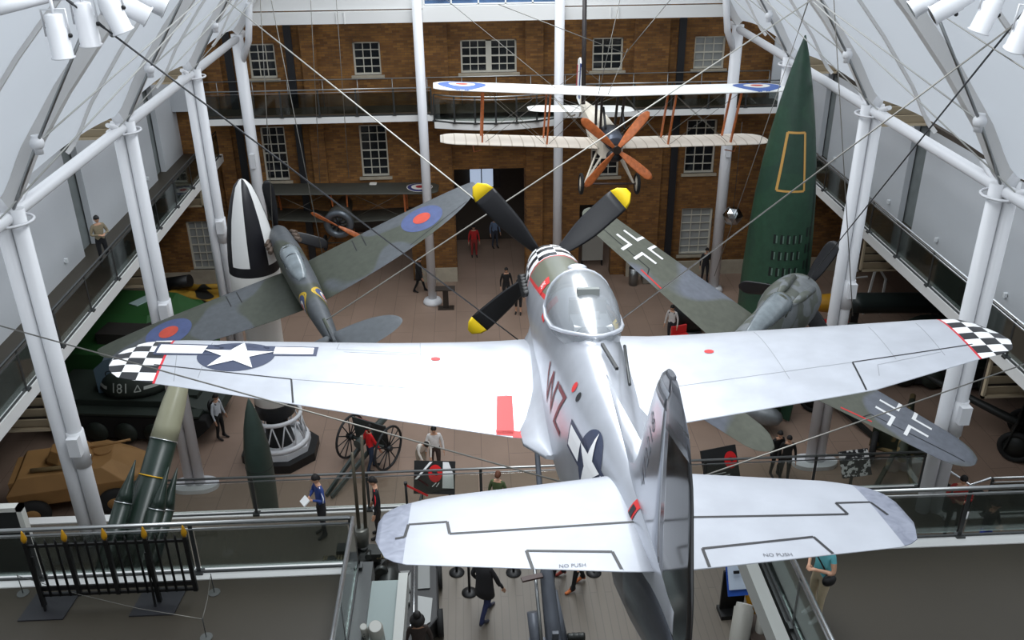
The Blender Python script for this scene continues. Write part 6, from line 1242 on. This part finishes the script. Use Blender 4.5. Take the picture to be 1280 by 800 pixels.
person('distant person in a long red top in the central passage', (-.05, 42.2, 0), .1, (190, 40, 40), (150, 50, 46), h=1.7); person('distant person in blue and white behind the red one in the central passage', (1.0, 43.3, 0), .4, (110, 130, 160), (60, 64, 76), h=1.7)
# ================================================================ CABLES AND LIGHTS
def cable(label, pts, r, m, name='suspension_cable', grow=.12):
    a, b = Vector(pts[0]), Vector(pts[1])
    if grow and not label.startswith('long grey'):
        if a.z > b.z: a = a+(a-b)*grow
        else: b = b+(b-a)*grow
    pts = [a, b]
    t = tag(MB().path(pts, r, 7).build(name, m), label, 'cable', 'suspension cables'); return t
cable('heavy dark cable from the top left corner down to the silver aircraft wing root', [(-3.370, 8.000, 16.643), (0.621, 11.600, 11.346)], .009, wire_d)
cable('pale cable from the upper left down to the silver aircraft nose', [(-5.363, 21.000, 15.064), (1.001, 13.700, 11.909)], .013, wire_l)
cable('pale cable from the camouflaged left fighter tail up to the top right', [(-3.392, 18.700, 8.307), (7.315, 20.000, 14.878)], .015, wire_l)
cable('pale cable from the silver aircraft canopy edge up to the right corner', [(1.780, 10.500, 12.165), (4.791, 8.000, 16.277)], .008, wire_m)
cable('dark cable from the radial fighter propeller up to the right corner', [(8.469, 21.200, 7.755), (5.371, 9.000, 16.198)], .011, wire_d)
cable('long grey cable crossing the left silver wing to its tail', [(-4.917, 8.600, 13.343), (0.729, 6.750, 12.476)], .0075, wire_m)
cable('long grey cable from the silver tail to the right wall side', [(1.882, 6.600, 12.569), (6.099, 8.600, 12.495)], .0075, wire_m)
for i, (a, b, r) in enumerate((((-0.875, 33.000, 13.418), (2.628, 28.600, 11.198), .01), ((1.287, 28.000, 13.625), (4.609, 27.600, 12.381), .012), ((6.013, 28.000, 13.923), (4.609, 27.600, 12.381), .012), ((4.609, 27.600, 12.381), (3.980, 26.600, 11.422), .01), ((4.462, 28.000, 13.949), (3.701, 26.600, 11.428), .01), ((-5.329, 26.500, 14.299), (-4.402, 24.800, 7.417), .012), ((-5.607, 26.500, 14.304), (-5.922, 25.700, 7.905), .012), ((-4.843, 36.000, 13.112), (-4.996, 36.000, 6.160), .012), ((-5.780, 36.000, 13.127), (-6.166, 36.000, 5.990), .012), ((8.457, 22.000, 14.627), (9.747, 21.000, 6.825), .012), ((8.970, 25.000, 14.246), (8.788, 25.000, 13.357), .012), ((8.788, 25.000, 13.357), (7.121, 24.900, 6.328), .01), ((5.622, 12.000, 15.916), (4.641, 7.500, 15.881), .006))):
    cable(['thin cable slanting down to the pale biplane upper wing, left', 'thin cable joining the knot above the pale biplane from the left', 'thin cable joining the knot above the pale biplane from the right', 'thin cable from the knot down to the pale biplane body', 'thin steep cable to the pale biplane centre', 'thin cable down to the camouflaged fighter wing root', 'thin cable down to the camouflaged fighter nose', 'thin upright cable to the dark biplane, right one', 'thin upright cable to the dark biplane, left one', 'thin cable hanging beside the right twin columns', 'short cable above the green rocket tip', 'thin cable from the green rocket tip slanting down left', 'thin cable at the top right near the spotlights'][i], [a, b], r, wire_m)
tag(MB().tube((4.018, 33.000, 13.335), (4.051, 33.000, 9.634), .08, n=10).build('hanging_pole', mat('dark_brown_pole', srgb(44, 38, 38), .5)), 'dark vertical hanging pole in front of the brick wall beside the pale biplane tail', 'pole')
tb = thing('turnbuckle', 'steel turnbuckle on the heavy cable at the top left', 'turnbuckle', (-3.118, 8.300, 16.275)); dd = (Vector((0.621, 11.600, 11.346))-Vector((-3.370, 8.000, 16.643))).normalized()
MB().path([-dd*.35, -dd*.12, dd*.02], [.012, .018, .012], 8).build('body', dark_steel, tb); MB().sphere(dd*.1, .03, 10, 8).build('joint', steel, tb)
def spot(label, p, d, grp='white spotlights', L=.36, r=.085):
    t = thing('spotlight', label, 'spotlight', p, group=grp); d = Vector(d).normalized()
    MB().path([-d*L*.5, -d*L*.47, -d*L*.2, -d*L*.18, d*L*.46, d*L*.47, d*L*.5], [r*.5, r*.85, r*.9, r, r, r*1.12, r*1.12], 20).build('can', white_paint, t)
    MB().path([d*L*.5, d*L*.505], r*.9, 20).build('lens', mat('lamp_lens', srgb(60, 62, 64), .1), t); s_ = d.cross(Vector((0, 1, 0))).normalized()*r*1.15
    MB().path([s_, s_-d*.05+Vector((0, 0, .16)), -s_-d*.05+Vector((0, 0, .16)), -s_], .01, 6).tube((0, 0, .14), (0, 0, .3), .015, n=6).build('yoke', white_paint, t); MB().sphere(s_, .02, 8, 6).build('knob', black, t)
for p, d, l in (((-3.377, 8.000, 16.250), (.02, 0, -1), 'white spotlight hanging upright, leftmost at the top left'), ((-3.209, 8.200, 16.312), (0, .05, -1), 'white spotlight hanging upright, second from the left at the top left'), ((-2.970, 8.200, 16.411), (.3, .1, -1), 'white spotlight tilted right, third from the left at the top left'), ((-2.907, 8.400, 16.421), (.9, .2, -.6), 'white spotlight tilted strongly right, fourth from the left at the top left'), ((-2.812, 8.600, 16.459), (1, .2, -.6), 'white spotlight cut by the top edge, rightmost at the top left'),
        ((4.204, 8.600, 16.341), (-.8, .2, -.6), 'white spotlight cut by the top edge, leftmost at the top right'), ((4.314, 8.400, 16.310), (-.9, .2, -.6), 'white spotlight with a dark knob, second from the left at the top right'), ((4.553, 8.200, 16.272), (-.3, .1, -1), 'white spotlight tilted left, third from the left at the top right'), ((4.781, 8.000, 16.144), (-.1, .3, -1), 'white spotlight cut by the right picture edge')):
    spot(l, p, d)
tag(MB().tube((-3.826, 7.800, 16.481), (-3.557, 8.400, 16.523), .06, n=12).tube((-3.557, 8.400, 16.523), (-2.518, 8.800, 16.551), .05, n=12).build('lighting_bar', white_paint), 'white lighting tube in the top left corner carrying spotlights', 'lighting bar')
tag(MB().tube((4.022, 8.800, 16.480), (4.854, 8.000, 16.445), .05, n=12).build('lighting_bar', white_paint), 'white lighting tube along the top right edge carrying spotlights', 'lighting bar')
